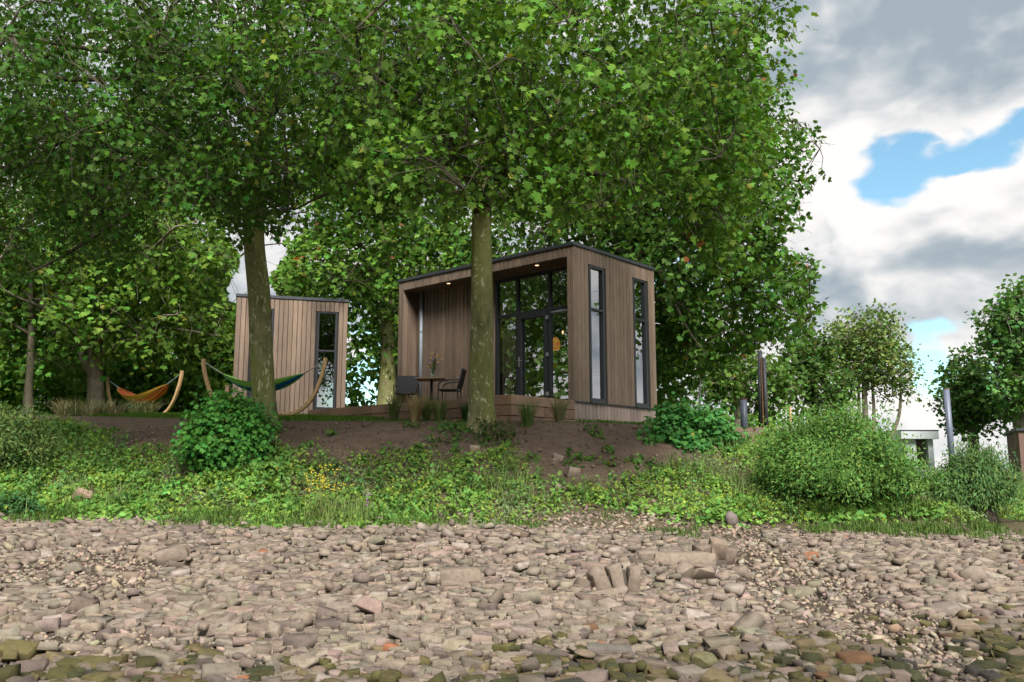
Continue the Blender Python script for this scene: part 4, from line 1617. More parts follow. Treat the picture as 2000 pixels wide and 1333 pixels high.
# central tree before the cabin
pA = at(943, 835, 16.15)
zA = gz1(pA[0], 16.15) - 0.12
tA = [(pA[0], 16.15, zA, 0.265), (pA[0] - 0.02, 16.15, zA + 0.5, 0.235), (*at(941, 640, 16.1), 0.215), (*at(940, 500, 16.0), 0.195), (*at(942, 400, 15.9), 0.18), (*at(955, 230, 15.8), 0.165), (*at(965, 60, 15.8), 0.14), (*at(970, -150, 15.9), 0.10), (*at(960, -400, 16.0), 0.05)]
grow_tree('plane_tree', 'plane tree with mossy flaking trunk directly before the cabin porch', tA,
          [((1.6, 13.6, 8.6), (4.0, 4.4, 3.6)), ((-1.7, 13.4, 8.2), (3.0, 3.8, 3.0)), ((3.3, 12.8, 7.0), (1.7, 2.6, 2.4)), ((0.6, 11.6, 6.4), (3.0, 1.8, 1.8)), ((3.0, 14.2, 6.4), (2.0, 2.0, 1.8))],
          31, dens=6.0, per=24, size=(0.05, 0.12), base=G, holes=0.55, cull=near_cull, limbs=18, singles=240, fork=0.5, brown=0.002, balls=420,
          extra=[([at(940, 450, 15.95), at(880, 100, 14.5), at(790, 120, 12.8), at(700, 150, 12.0)], 0.09), ([at(945, 410, 15.9), at(1020, 300, 14.8), at(1060, 330, 13.6), at(1110, 400, 12.8)], 0.05)])
# left tree before the small cabin
pB = at(517, 835, 16.6)
zB_ = gz1(pB[0], 16.6) - 0.12
tB = [(pB[0], 16.6, zB_, 0.255), (pB[0] - 0.01, 16.6, zB_ + 0.5, 0.222), (*at(512, 700, 16.6), 0.215), (*at(505, 580, 16.5), 0.215), (*at(496, 480, 16.4), 0.20), (*at(500, 390, 16.3), 0.185), (*at(517, 250, 16.2), 0.165), (*at(538, 120, 16.1), 0.15), (*at(545, 0, 16.1), 0.12), (*at(540, -200, 16.1), 0.08), (*at(530, -420, 16.2), 0.04)]
grow_tree('plane_tree', 'plane tree with bent mossy trunk standing before the small cabin', tB,
          [((-6.2, 15.4, 9.0), (4.8, 4.4, 3.8)), ((-8.4, 15.0, 7.2), (4.0, 4.0, 2.6)), ((-4.2, 13.6, 7.8), (2.8, 3.4, 2.6)), ((-5.0, 12.8, 6.8), (3.0, 1.8, 1.6))],
          47, dens=5.4, per=23, size=(0.05, 0.112), base=(0.042, 0.108, 0.012), holes=0.5, cull=near_cull, limbs=16, singles=160, fork=0.5, brown=0.002, balls=200,
          extra=[([at(500, 420, 16.3), at(400, 250, 16), at(280, 160, 15.5), at(90, 150, 15), at(-40, 60, 14.6)], 0.09), ([at(505, 400, 16.3), at(380, 120, 15.2), at(200, 100, 14.6), at(0, 66, 14.2)], 0.08), ([at(515, 340, 16.2), at(430, 300, 15.4), at(300, 330, 14.8)], 0.06)])
# behind the big cabin
pF = at(1240, 800, 25.5)
zF = gz1(pF[0], 25.5) - 0.1
grow_tree('plane_tree', 'large dark plane tree rising behind the cabin with forked limbs over its roof', [(pF[0], 25.5, zF, 0.33), (*at(1238, 640, 25.5), 0.27), (*at(1236, 500, 25.5), 0.24), (*at(1246, 440, 25.5), 0.2), (*at(1262, 330, 25.5), 0.15), (*at(1270, 150, 25.5), 0.08)],
          [((5.4, 24.5, 8.6), (4.6, 4.2, 3.4)), ((7.0, 24.0, 6.3), (3.2, 3.2, 2.4)), ((1.8, 26.5, 8.4), (4.0, 3.4, 2.6)), ((4.5, 26.5, 12), (4.6, 4.2, 3.2)), ((5.6, 25.5, 5.2), (2.8, 2.4, 1.9))],
          61, dens=2.3, per=19, size=(0.115, 0.19), base=(0.058, 0.135, 0.019), cull=right_cull, limbs=20, fork=0.42, bark='branch', templ=MINI, spread=0.2, twig_r=0.007, balls=250, brown=0.01,
          extra=[([at(1240, 520, 25.5), at(1290, 490, 25.2), at(1340, 455, 25), at(1420, 470, 24.6)], 0.11), ([at(1238, 530, 25.5), at(1215, 480, 25.6), at(1212, 400, 25.8)], 0.09)])
# between the cabins
pC = at(755, 790, 28)
zC = gz1(pC[0], 28) - 0.1
grow_tree('plane_tree', 'plane tree standing in the gap between the two cabins', [(pC[0], 28, zC, 0.33), (*at(757, 700, 28), 0.25), (*at(755, 560, 28), 0.22), (*at(748, 470, 28), 0.17), (*at(745, 380, 28), 0.12), (*at(745, 200, 28), 0.06)],
          [((-4.4, 28, 9.2), (3.6, 3.2, 2.6)), ((-6.0, 27.6, 7.9), (2.4, 2.2, 1.9)), ((-2.2, 28, 8.2), (2.4, 2.6, 2.2)), ((-4.2, 29, 6.2), (1.9, 1.8, 2.0)), ((-4.2, 28, 12), (3.6, 3.4, 2.6))],
          73, dens=2.5, per=18, size=(0.12, 0.19), base=(0.09, 0.19, 0.025), cull=no_cabin, limbs=14, fork=0.45, templ=MINI, spread=0.2, brown=0.008)
# behind the hammock
pD = at(188, 815, 26.5)
zD = gz1(pD[0], 26.5) - 0.1
grow_tree('plane_tree', 'grey forked tree standing behind the orange hammock', [(pD[0], 26.5, zD, 0.27), (*at(187, 760, 26.5), 0.235), (*at(184, 705, 26.5), 0.23), (*at(190, 660, 26.5), 0.18), (*at(225, 560, 26.5), 0.16), (*at(245, 470, 26.5), 0.1), (*at(250, 330, 26.5), 0.05)],
          [((-12.2, 26, 8.3), (3.8, 3.4, 2.8)), ((-15.0, 26, 7.4), (3.0, 3.0, 2.6)), ((-10.2, 26.5, 7.2), (2.6, 2.6, 2.2)), ((-11.6, 24.9, 6.3), (2.0, 1.5, 1.2)), ((-12.6, 27, 11), (4.4, 3.6, 2.6))],
          83, dens=2.3, per=18, size=(0.12, 0.19), base=(0.095, 0.185, 0.024), cull=no_cabin, limbs=14, fork=0.35, bark='bark_grey', templ=MINI, spread=0.2,
          extra=[([at(186, 740, 26.4), at(160, 700, 26.2), at(140, 620, 26), at(95, 560, 25.8), at(20, 510, 25.6)], 0.14)])
pE = at(55, 835, 24.5)
zE = gz1(pE[0], 24.5) - 0.1
grow_tree('plane_tree', 'slim dark tree at far left edge of the wood', [(pE[0], 24.5, zE, 0.15), (*at(56, 760, 24.5), 0.11), (*at(60, 680, 24.5), 0.09), (*at(60, 560, 24.5), 0.06), (*at(60, 450, 24.5), 0.03)],
          [((-14.2, 24.8, 6.4), (2.2, 2.0, 1.6)), ((-15.8, 25.5, 7.8), (2.6, 2.2, 2.2))],
          89, dens=2.4, per=16, size=(0.12, 0.19), base=(0.06, 0.145, 0.02), cull=no_cabin, limbs=8, fork=0.4, bark='branch', templ=MINI, spread=0.2)
pH = at(420, 800, 33)
grow_tree('plane_tree', 'bright leafy tree behind the left corner of the small cabin', [(pH[0], 33, gz1(pH[0], 33) - 0.1, 0.3), (*at(418, 700, 33), 0.22), (*at(415, 600, 33), 0.15), (*at(415, 500, 33), 0.06)],
          [((-10.8, 33, 9.0), (2.9, 2.6, 2.2)), ((-10.4, 33, 6.5), (2.6, 2.4, 2.0)), ((-13.0, 34, 7.0), (2.4, 2.2, 2.6))],
          97, dens=2.4, per=17, size=(0.14, 0.21), base=(0.14, 0.235, 0.03), cull=no_cabin, limbs=10, fork=0.3, bark='branch', templ=MINI, spread=0.22)


for kx, ky, sd, lab in [(-19.5, 18.5, 171, 'plane tree further along the bank, beyond the left edge'), (-26.0, 23.0, 173, 'broad tree beyond the left edge behind the shrubs')]:
    z0_ = gz1(kx, ky) - 0.1
    grow_tree('plane_tree', lab, [(kx, ky, z0_, 0.3), (kx, ky, z0_ + 2, 0.22), (kx + 0.2, ky, z0_ + 5, 0.18), (kx, ky, z0_ + 9, 0.06)],
              [((kx, ky, z0_ + 7.5), (4, 4, 3)), ((kx + 0.5, ky - 1, z0_ + 4.2), (3.2, 3, 2.2)), ((kx, ky, z0_ + 1.6), (2.4, 2.4, 1.5))],
              sd, dens=1.6, per=11, size=(0.2, 0.32), base=(0.09, 0.18, 0.03), limbs=10, fork=0.3, templ=MINI, spread=0.24)


# ------------------------------------------------------------------ far trees on the right
def far_tree(label, px, Y, trunk_px, blobs_px, seed, base, dens, per, size, bark='bark_grey', group='distant trees beyond the bushes', trunks=1, limbs=12, r0=0.25, spread=0.28, templ=None, droop=0.5):
    """blobs in photograph pixels (cx, cy, rx, ry) all at distance Y, depth like the width"""
    x0 = at(px, 800, Y)[0]
    s = Y / FPX
    bl = []
    for cx, cy, rx, ry, dy in blobs_px:
        c = at(cx, cy, Y + dy)
        bl.append((tuple(c), (rx * s, rx * s * 0.9, ry * s)))
    tp = [(x0, Y, gz1(x0, Y) - 0.1, r0)] + [(*at(a, b, Y), r0 * k) for (a, b), k in zip(trunk_px, np.linspace(0.85, 0.25, len(trunk_px)))]
    ex = []
    for k in range(trunks - 1):
        g0 = np.array(tp[0][:3]) + np.array([0.3 * (k - 0.5) * 1.6, 0.1, 0])
        c = bl[k % len(bl)][0]
        ex.append(([g0, g0 * 0.6 + np.array(c) * 0.4 + np.array([0.5 * (k - .5), 0, 0.2]), np.array(c) + np.array([(k - 1) * 0.5, 0, -0.3])], r0 * 0.8))
    return grow_tree('deciduous_tree', label, tp, bl, seed, dens=dens, per=per, size=size, base=base, limbs=limbs, fork=0.25, bark=bark, templ=templ or MINI, spread=spread, droop=droop, group=group, extra=ex, twig_r=0.012, cull=lambda P, r, f=False: P[:, 2] > gz(P[:, 0], P[:, 1]) + 0.15)


far_tree('airy pale multi-stemmed tree standing alone against the sky', 1690, 46, [(1688, 760), (1690, 700), (1685, 640), (1690, 610)],
         [(1692, 680, 80, 70, 0), (1690, 650, 62, 46, 0), (1740, 715, 55, 45, -0.5), (1640, 720, 38, 55, 0.5), (1700, 700, 60, 50, 0), (1768, 765, 26, 26, 0), (1635, 645, 30, 30, 0), (1640, 760, 32, 36, 0), (1730, 775, 30, 26, 0.5)], 131, (0.13, 0.20, 0.055), 4.6, 17, (0.12, 0.20), 'bark_grey', trunks=4, limbs=22, r0=0.16, spread=0.3)
far_tree('dark cone-shaped tree left of the airy pale tree', 1590, 44, [(1590, 780), (1590, 700), (1590, 660)],
         [(1592, 750, 62, 55, 0), (1580, 700, 48, 45, 0), (1575, 665, 26, 34, 0)], 137, (0.062, 0.128, 0.026), 7.5, 17, (0.16, 0.25), 'branch')
far_tree('round green tree with stout trunk behind the grey post', 1447, 42, [(1446, 790), (1446, 740), (1450, 700)],
         [(1450, 735, 75, 60, 0), (1510, 760, 48, 50, 0.5), (1400, 740, 50, 55, 1.0)], 139, (0.085, 0.165, 0.03), 6.5, 16, (0.16, 0.25), 'bark_grey', r0=0.36)
far_tree('tall full plane tree cut by the right edge of the picture', 1990, 42, [(1990, 780), (1990, 700), (1985, 620)],
         [(1992, 662, 72, 82, 0), (2055, 640, 100, 100, 0.5), (1975, 740, 45, 55, -0.5), (2060, 760, 90, 55, 0), (2000, 600, 55, 40, 0), (2005, 790, 48, 36, 0)], 149, (0.078, 0.172, 0.042), 6.0, 17, (0.16, 0.26), r0=0.36)
far_tree('smaller plane tree behind the slanting grey pile', 1895, 48, [(1897, 800), (1897, 760), (1892, 715)],
         [(1885, 740, 48, 55, 0), (1915, 775, 58, 48, 0), (1875, 785, 40, 36, 0), (1890, 705, 26, 26, 0), (1905, 812, 52, 30, 0), (1870, 815, 30, 24, 0)], 151, (0.068, 0.15, 0.036), 7.0, 17, (0.16, 0.26), r0=0.3)


# ------------------------------------------------------------------ background wood, as one mass
def leaf_mass(name, P, rng, size, base, templ, label, kind='stuff', parent=None, mat=None, axis_down=0.4, outward=None, group=None, ids=None):
    n = len(P)
    axis = rng.normal(0, 0.7, (n, 3)) + np.array([0, 0, -axis_down])
    nrm = rng.normal(0, 0.5, (n, 3)) + np.array([0, -0.35, 0.8])
    if outward is not None:
        axis = axis + outward * 0.6
        nrm = nrm + outward * 0.6
    sz = rng.uniform(size[0], size[1], n)
    col = leaf_tones(n, rng, base, ids, 0.006)
    V, F, C = scatter(templ, rng.integers(0, len(templ), n), leaf_frames(axis, nrm, sz), P, col)
    o = link(name, big_mesh(name, V, F, C), mat or M['cover'], parent, parent is not None)
    if parent is None:
        tag(o, label, kind=kind, group=group)
    else:
        o['kind'] = 'stuff'
    return o


def wood_mass():
    rng = np.random.default_rng(201)
    out, ids = [], []
    k = 0
    for (x0, x1, y0, y1, hgt, n) in [(-30, -8.5, 31.0, 36.0, 7.5, 800), (-30, -8.5, 30.5, 34.0, 2.6, 320), (-10.0, 1.0, 35.0, 38, 7.0, 320), (3.0, 7.0, 32.5, 36, 4.4, 110), (10.0, 24.0, 56, 60, 2.6, 130)]:
        for i in range(n):
            x, y = rng.uniform(x0, x1), rng.uniform(y0, y1)
            z = gz1(x, y) + hgt * rng.random() ** 0.8
            m = 34
            d = norm(rng.normal(0, 1, (m, 3))) * rng.uniform(0.3, 1.05, (m, 1)) * np.array([1.1, 0.9, 0.8])
            out.append(np.array([x, y, z]) + d)
            ids += [k] * m
            k += 1
    P = np.vstack(out)
    ids = np.array(ids)
    ok = no_cabin(P, rng)
    leaf_mass('woodland', P[ok], rng, (0.22, 0.36), (0.085, 0.185, 0.026), KITE, 'dense green wood filling the gaps far behind the cabins', mat=M['leaf'], ids=ids[ok])


wood_mass()


# ------------------------------------------------------------------ bushes on the bank
def bush(name, label, c, r, nclus, per, size, base, templ, seed, cat='bush', stems=14, dome=True, spread=0.12, axis_down=0.3, mat='cover', inner_dark=True):
    rng = np.random.default_rng(seed)
    zb = gz1(c[0], c[1])
    root = empty(name, (c[0], c[1], zb), 0, label, cat, 'bushes on the bank')
    d = norm(rng.normal(0, 1, (nclus, 3)))
    if dome:
        d[:, 2] = np.abs(d[:, 2]) * 1.0 - 0.12
    rad = np.where(rng.random(nclus) < 0.72, rng.uniform(0.8, 1.02, nclus), rng.random(nclus) ** 0.5)
    rad = np.where(rng.random(nclus) < 0.17, rng.uniform(1.02, 1.27, nclus), rad)
    lump = 1 + 0.16 * np.sin(d[:, 0] * 6 + seed) * np.cos(d[:, 2] * 5) + 0.10 * np.sin(d[:, 1] * 9 + d[:, 0] * 7)
    cl = np.array(c) + d * np.array(r) * (rad * lump)[:, None]
    st_ = MB()
    base_p = np.array([c[0], c[1], zb])
    for i in range(stems):
        q = cl[rng.integers(len(cl))]
        b0 = base_p + np.append(rng.normal(0, 0.12, 2) * r[0], -0.03)
        st_.tube(spline(np.array([b0, 0.5 * b0 + 0.5 * q + np.array([0, 0, 0.1]) + rng.normal(0, 0.05, 3), q]), 7), np.linspace(0.014, 0.004, 7), 5, False)
    st_.build('stems', M['branch'], root, world_coords=True)
    ci = np.repeat(np.arange(nclus), per)
    off = rng.normal(0, 1, (len(ci), 3)) * spread
    P = cl[ci] + off
    ok = P[:, 2] > gz(P[:, 0], P[:, 1]) + 0.02
    leaf_mass('foliage', P[ok], rng, size, base, templ, None, parent=root, mat=M[mat], outward=d[ci][ok], axis_down=axis_down, ids=ci[ok])
    return root


p = at(446, 855, 15.0)
bush('plane_sapling', 'dense bush of lobed green leaves below the bent tree', (p[0], 15.0, p[2] - 0.06), (0.64, 0.60, 0.70), 360, 26, (0.045, 0.10), (0.062, 0.19, 0.032), CROWN, 301, dome=False, spread=0.10, axis_down=0.7)
p = at(1342, 852, 16.6)
bush('plane_sapling', 'rounded bush of lobed leaves beside the right end of cabin', (p[0], 16.6, p[2] - 0.12), (0.74, 0.6, 0.58), 300, 20, (0.06, 0.115), (0.058, 0.18, 0.04), CROWN, 303, dome=False, spread=0.10, axis_down=0.7)
p = at(1634, 930, 13.9)
bush('willow_bush', 'largest broad dome of narrow pale green leaves on right of bank', (p[0], 13.9, gz1(p[0], 13.9) + 0.38), (1.20, 0.95, 1.12), 950, 36, (0.04, 0.085), (0.088, 0.180, 0.036), LANCE + OVAL[2:], 305, spread=0.10, axis_down=0.35)
p = at(1905, 910, 14.2)
bush('willow_bush', 'drooping narrow-leaved bush draped over a dark stump near right edge', (p[0], 14.2, gz1(p[0], 14.2) + 0.42), (0.56, 0.5, 0.74), 400, 32, (0.045, 0.095), (0.082, 0.155, 0.045), LANCE, 307, spread=0.09, axis_down=0.9)
single_rock('tree_stump', p[0] + 0.06, 14.0, (0.3, 0.22, 0.5), 0.2, (0, 0), (0.055, 0.042, 0.034), 'dark earthy stump under drooping bush near right edge', 'stump', 'rubble', 842, -0.1)
p = at(25, 850, 15.4)
bush('willow_bush', 'grey-green shrub cut by the left edge of the picture', (p[0] - 0.2, 15.4, gz1(p[0], 15.4) + 0.35), (0.85, 0.6, 0.8), 420, 26, (0.06, 0.115), (0.11, 0.175, 0.05), LANCE, 309, spread=0.1)
p = at(30, 965, 13.2)
bush('low_shrub', 'low dark blue-green shrub at far left by the stones', (p[0], 13.2, gz1(p[0], 13.2) + 0.06), (0.34, 0.25, 0.24), 90, 16, (0.04, 0.08), (0.045, 0.110, 0.032), OVAL, 311, spread=0.06)

# ------------------------------------------------------------------ ground cover
def veg_mask(x, y, rng):
    P = np.stack([x, y, gz(x, y)], -1)
    px, py, _ = proj(P)
    up = np.interp(px, [-50, 120, 180, 260, 340, 420, 540, 600, 660, 760, 820, 880, 940, 990, 1030, 1070, 1110, 1200, 1260, 1300, 1360, 1420, 1500, 2050],
                   [812, 818, 850, 880, 890, 880, 888, 892, 902, 895, 876, 908, 900, 890, 918, 948, 955, 958, 938, 915, 900, 872, 850, 850])
    dn = np.interp(px, [-50, 200, 420, 600, 700, 850, 960, 1060, 1130, 1220, 1320, 1500, 1700, 2050], [1003, 1008, 1020, 1034, 1030, 1022, 1020, 1005, 992, 995, 1012, 1022, 1018, 1012])
    n = 26 * fbm(x * 1.6, y * 1.6, 55, 3) + rng.normal(0, 7, len(x))
    inside = sstep(py - up + n, -4, 10) * (1 - sstep(py - dn + 0.7 * n, -8, 14))
    lump = 0.5 + 0.5 * sstep(fbm(x * 1.1, y * 1.4, 57, 3), -0.25, 0.1)
    return inside * lump, px, py


def ground_cover():
    rng = np.random.default_rng(401)
    n = 215000
    x = rng.uniform(-11.5, 11.5, n)
    y = 11.9 + rng.random(n) * 7.5
    m, px, py = veg_mask(x, y, rng)
    keep = (rng.random(n) < m) & (px > -80) & (px < 2080)
    x, y = x[keep], y[keep]
    n = len(x)
    hump = np.clip(fbm(x * 1.5, y * 1.5, 59, 3) + 0.28, 0, 1) * 0.42
    t = np.clip((y - toe(x)) / 1.2, 0.15, 1)
    h = hump * t * rng.random(n) ** 0.55 + rng.uniform(0.01, 0.06, n)
    P = np.stack([x, y, gz(x, y) + h], -1)
    patch = fbm(x * 1.2, y * 1.2, 61, 3)
    pick = patch + rng.normal(0, 0.07, n)
    kinds = [(pick < -0.12, LANCE, (0.04, 0.09), (0.15, 0.225, 0.085), 'pale narrow-leaved herbs creeping over the lower bank'),
             ((pick >= -0.12) & (pick < 0.08), OVAL, (0.03, 0.075), (0.155, 0.255, 0.042), 'bright bramble and vine leaves covering the lower bank'),
             (pick >= 0.08, MINI, (0.045, 0.09), (0.12, 0.235, 0.045), 'lobed creeper leaves covering the lower bank')]
    for sel, tm, sz, bs, lab in kinds:
        ids = ((np.floor(x[sel] * 4) * 131 + np.floor(y[sel] * 4) * 17).astype(int)) % 997
        leaf_mass('ground_cover', P[sel], rng, sz, bs, tm, lab, ids=ids, axis_down=0.05)


ground_cover()


def bank_weeds():
    """upright nettle-like stalks standing out of the low creepers"""
    rng = np.random.default_rng(431)
    n = 900
    x, y = rng.uniform(-9.5, 9.0, n), 12.4 + rng.random(n) * 4.6
    m, px, py = veg_mask(x, y, rng)
    keep = (rng.random(n) < m * (0.25 + 0.75 * sstep(fbm(x * 0.9, y * 0.9, 91, 2), -0.05, 0.15))) & (px > -40) & (px < 2040)
    x, y = x[keep], y[keep]
    st_, P, ids = MB(), [], []
    for i, (a, b) in enumerate(zip(x, y)):
        z = gz1(a, b)
        h = rng.uniform(0.22, 0.55)
        tip = np.array([a + rng.normal(0, 0.06), b + rng.normal(0, 0.06), z + h])
        base_ = np.array([a, b, z])
        st_.tube([base_, 0.5 * (base_ + tip) + rng.normal(0, 0.015, 3), tip], [0.004, 0.003, 0.002], 3, False)
        k = int(26 * h / 0.4)
        t = rng.uniform(0.25, 1.0, k)[:, None]
        P.append(base_ + (tip - base_) * t + rng.normal(0, 0.035, (k, 3)) * (1.3 - t))
        ids += [i] * k
    root = st_.build('weed_stems', plain('weed_stalk', (0.13, 0.13, 0.05), 0.8))
    tag(root, 'upright nettle-like weeds standing out of the creepers on the bank', kind='stuff')
    leaf_mass('weed_leaves', np.vstack(P), rng, (0.04, 0.10), (0.085, 0.175, 0.040), OVAL[2:] + LANCE[2:] + OVAL[:1], None, parent=root, ids=np.array(ids))


bank_weeds()


def blades(name, P, rng, h, w, base, lean, label, kind='stuff', parent=None, var=0.3):
    """thin bent blades: two triangles plus a tip"""
    n = len(P)
    hh = h * rng.uniform(0.55, 1.15, n)
    a = rng.uniform(0, 6.28, n)
    ld = np.stack([np.cos(a), np.sin(a), np.zeros(n)], -1)
    if isinstance(lean, np.ndarray):
        lv_ = lean + ld * 0.12
    else:
        lv_ = ld * lean * rng.uniform(0.3, 1.3, (n, 1))
    side = np.cross(norm(lv_ + 1e-6), np.array([0, 0, 1.0])) * w
    b = P
    m1 = b + np.array([0, 0, 1.0]) * (hh * 0.55)[:, None] + lv_ * (hh * 0.28)[:, None]
    tp = b + np.array([0, 0, 1.0]) * (hh * 0.9)[:, None] + lv_ * (hh * 0.85)[:, None]
    V = np.stack([b - side, b + side, m1 + side * 0.8, m1 - side * 0.8, tp], 1).reshape(-1, 3)
    k = (np.arange(n) * 5)[:, None, None]
    F = (np.array([(0, 1, 2), (0, 2, 3), (3, 2, 4)])[None] + k).reshape(-1, 3)
    col = np.array(base) * rng.uniform(1 - var, 1 + var, (n, 1)) * (1 + rng.normal(0, 0.08, (n, 3)))
    o = link(name, big_mesh(name, V, F, np.repeat(np.clip(col, 0.005, 0.8), 5, 0)), M['blade'], parent, parent is not None)
    if parent is None:
        tag(o, label, kind=kind)
    return o


def lawn():
    rng = np.random.default_rng(411)
    n = 32000
    x = rng.uniform(-10.5, 5.0, n)
    y = crest(x) + rng.uniform(-0.25, 3.8, n)
    e = np.interp(x, [-10.5, -4.3, -2.9, -2.4, 0.9, 1.3, 5], [0, 0, 0.0, 9, 9, 0.55, 0.35])
    keep = (y > crest(x) + e + 0.22 * fbm(x * 2.2, y * 0.5, 63, 2))
    q = np.stack([x, y, gz(x, y) + 0.3], -1)
    keep &= no_cabin(q, rng)
    P = np.stack([x, y, gz(x, y)], -1)[keep]
    blades('lawn_grass', P, rng, 0.085, 0.006, (0.075, 0.155, 0.018), 0.5, 'short mown lawn grass along the top of the bank')


lawn()


def shore_grass():
    rng = np.random.default_rng(413)
    n = 60000
    x = rng.uniform(-9, 9, n)
    y = toe(x) + rng.normal(0.1, 0.33, n)
    f = sstep(fbm(x * 1.3, y * 1.3, 67, 3), -0.1, 0.22)
    keep = rng.random(n) < f * 0.8
    P = np.stack([x, y, gz(x, y)], -1)[keep]
    blades('shore_grass', P, rng, 0.13, 0.006, (0.080, 0.135, 0.030), 0.7, 'thin green grass fringe where bank meets the stones')
    n = 26000
    x, y = rng.uniform(-9.5, 9.0, n), 12.4 + rng.random(n) * 4.0
    m, px, py = veg_mask(x, y, rng)
    keep = rng.random(n) < m * sstep(fbm(x * 0.8, y * 0.8, 95, 3), 0.0, 0.2)
    P = np.stack([x, y, gz(x, y)], -1)[keep]
    blades('tall_grass', P, rng, 0.42, 0.005, (0.13, 0.19, 0.055), 0.6, 'tall thin grass growing in patches among the creepers')
    # tufts of weed on the bare soil
    P2, ids = [], []
    r2 = random.Random(3)
    for i in range(70):
        px, py = r2.uniform(200, 1300), r2.uniform(835, 940)
        Y = 13.6 + (940 - py) / 105.0 * 2.8
        c = at(px, py, Y)
        P2.append(np.stack([c[0] + rng.normal(0, 0.09, 26), Y + rng.normal(0, 0.06, 26)], -1))
        ids += [i] * 26
    Q = np.vstack(P2)
    Q = np.column_stack([Q, gz(Q[:, 0], Q[:, 1]) + rng.random(len(Q)) * 0.12])
    leaf_mass('soil_weeds', Q, rng, (0.05, 0.10), (0.075, 0.15, 0.03), OVAL + MINI, 'small green weeds sprouting on bare soil of the bank', ids=np.array(ids))
    # dead leaves and crumbs of soil
    n = 7500
    x = rng.uniform(-9.5, 4.5, n)
    y = 13 + rng.random(n) * 5.5
    keep = (y < crest(x)) & (y > toe(x) + 0.6)
    x, y = x[keep], y[keep]
    n = len(x)
    s = rng.lognormal(math.log(0.02), 0.6, n)
    S = rot_mats(rng.uniform(0, 6, n), rng.normal(0, .5, n), rng.normal(0, .5, n)) * s[:, None, None]
    c = np.array([0.155, 0.112, 0.088]) * rng.uniform(0.6, 1.7, (n, 1))
    V, F, C = scatter(pebbles, rng.integers(0, 6, n), S, np.stack([x, y, gz(x, y) + s * 0.2], -1), c)
    tag(link('soil_clods', big_mesh('soil_clods', V, F, C), M['stone'], ground), kind='stuff')


shore_grass()


def tuft(name, px, Y, h, n, base, lean, label, spread=0.07, cat='grass', group='ornamental grass tufts', dz=0.0):
    rng = np.random.default_rng(int(px * 7 + Y * 13))
    x = at(px, 800, Y)[0]
    root = empty(name, (x, Y, gz1(x, Y)), 0, label, cat, group)
    a = rng.uniform(0, 6.28, n)
    r = spread * np.sqrt(rng.random(n))
    P = np.stack([x + r * np.cos(a), Y + r * np.sin(a), np.zeros(n)], -1)
    P[:, 2] = gz(P[:, 0], P[:, 1]) - 0.01
    ld = np.stack([np.cos(a), np.sin(a), 0 * a], -1) * (lean * (0.3 + r / spread) * rng.uniform(0.4, 1.2, n))[:, None]
    o = blades('blades', P, rng, h, 0.006, base, ld, None, parent=root)
    o['kind'] = 'stuff'
    return root


GRN, STRAW, DKG = (0.13, 0.17, 0.05), (0.36, 0.27, 0.14), (0.045, 0.10, 0.025)
tuft('grass_tuft', 770, 18.0, 0.62, 170, GRN, 0.55, 'green grass tuft leftmost along the sleeper wall')
tuft('grass_tuft', 810, 16.9, 0.62, 240, STRAW, 0.6, 'straw-coloured dry grass tuft before the sleeper wall')
tuft('grass_tuft', 833, 17.4, 0.55, 150, (0.11, 0.15, 0.04), 0.5, 'green tuft right behind the straw-coloured tuft')
tuft('grass_tuft', 859, 16.9, 0.56, 190, GRN, 0.65, 'spreading green tuft right of the straw-coloured tuft')
tuft('grass_tuft', 911, 17.0, 0.42, 230, DKG, 0.35, 'dark green upright tuft left of the central trunk')
tuft('grass_tuft', 1030, 16.4, 0.58, 190, (0.12, 0.19, 0.05), 0.6, 'green tuft just right of the sleeper corner')
tuft('grass_tuft', 1092, 16.9, 0.55, 200, (0.20, 0.21, 0.09), 0.7, 'pale tuft at the cabin end of the sleeper wall')
for i, (qx, qY, lab) in enumerate([(125, 21.6, 'arching grass clump leftmost of the row by the orange hammock'), (150, 21.8, 'arching straw-green clump left of the grey forked trunk'), (176, 21.4, 'arching clump right before the grey forked trunk'),
                                  (200, 22.0, 'arching clump just right of the grey forked trunk'), (226, 21.5, 'arching straw clump before the near foot of the orange hammock stand'), (268, 23.4, 'arching clump under the middle of the orange hammock'),
                                  (290, 23.6, 'arching clump rightmost of the row, by the far arm of the orange stand')]):
    tuft('grass_tuft', qx, qY, 0.50, 150, (0.22, 0.25, 0.12) if i % 2 else (0.30, 0.27, 0.15), 1.25, lab, spread=0.17, group='arching grasses by the orange hammock')


# dry twigs and ivy at the foot of the central tree
pq = at(965, 860, 15.7)
rng_ = np.random.default_rng(77)
tw = empty('dead_shrub', (pq[0], 15.7, gz1(pq[0], 15.7)), 0, 'tangle of dry twigs at the foot of the central tree', 'shrub')
mb = MB()
for i in range(46):
    a, r = rng_.uniform(0, 6.28), rng_.uniform(0.05, 0.34)
    b0 = np.array([pq[0] + rng_.normal(0, 0.1), 15.6 + rng_.normal(0, 0.08), 0])
    b0[2] = gz1(b0[0], b0[1]) - 0.02
    q = b0 + np.array([r * math.cos(a), r * math.sin(a) * 0.6, rng_.uniform(0.15, 0.5)])
    mb.tube(spline(np.array([b0, 0.5 * (b0 + q) + rng_.normal(0, 0.04, 3), q]), 5), np.linspace(0.006, 0.002, 5), 4, False)
mb.build('twigs', plain('dry_twig', (0.16, 0.11, 0.075), 0.9), tw, world_coords=True)
Q = np.column_stack([pq[0] + rng_.normal(0, 0.2, 420), 15.65 + rng_.normal(0, 0.12, 420)])
Q = np.column_stack([Q, gz(Q[:, 0], Q[:, 1]) + rng_.random(420) * 0.32])
leaf_mass('sprouts', Q, rng_, (0.04, 0.09), (0.06, 0.10, 0.025), OVAL, None, parent=tw)


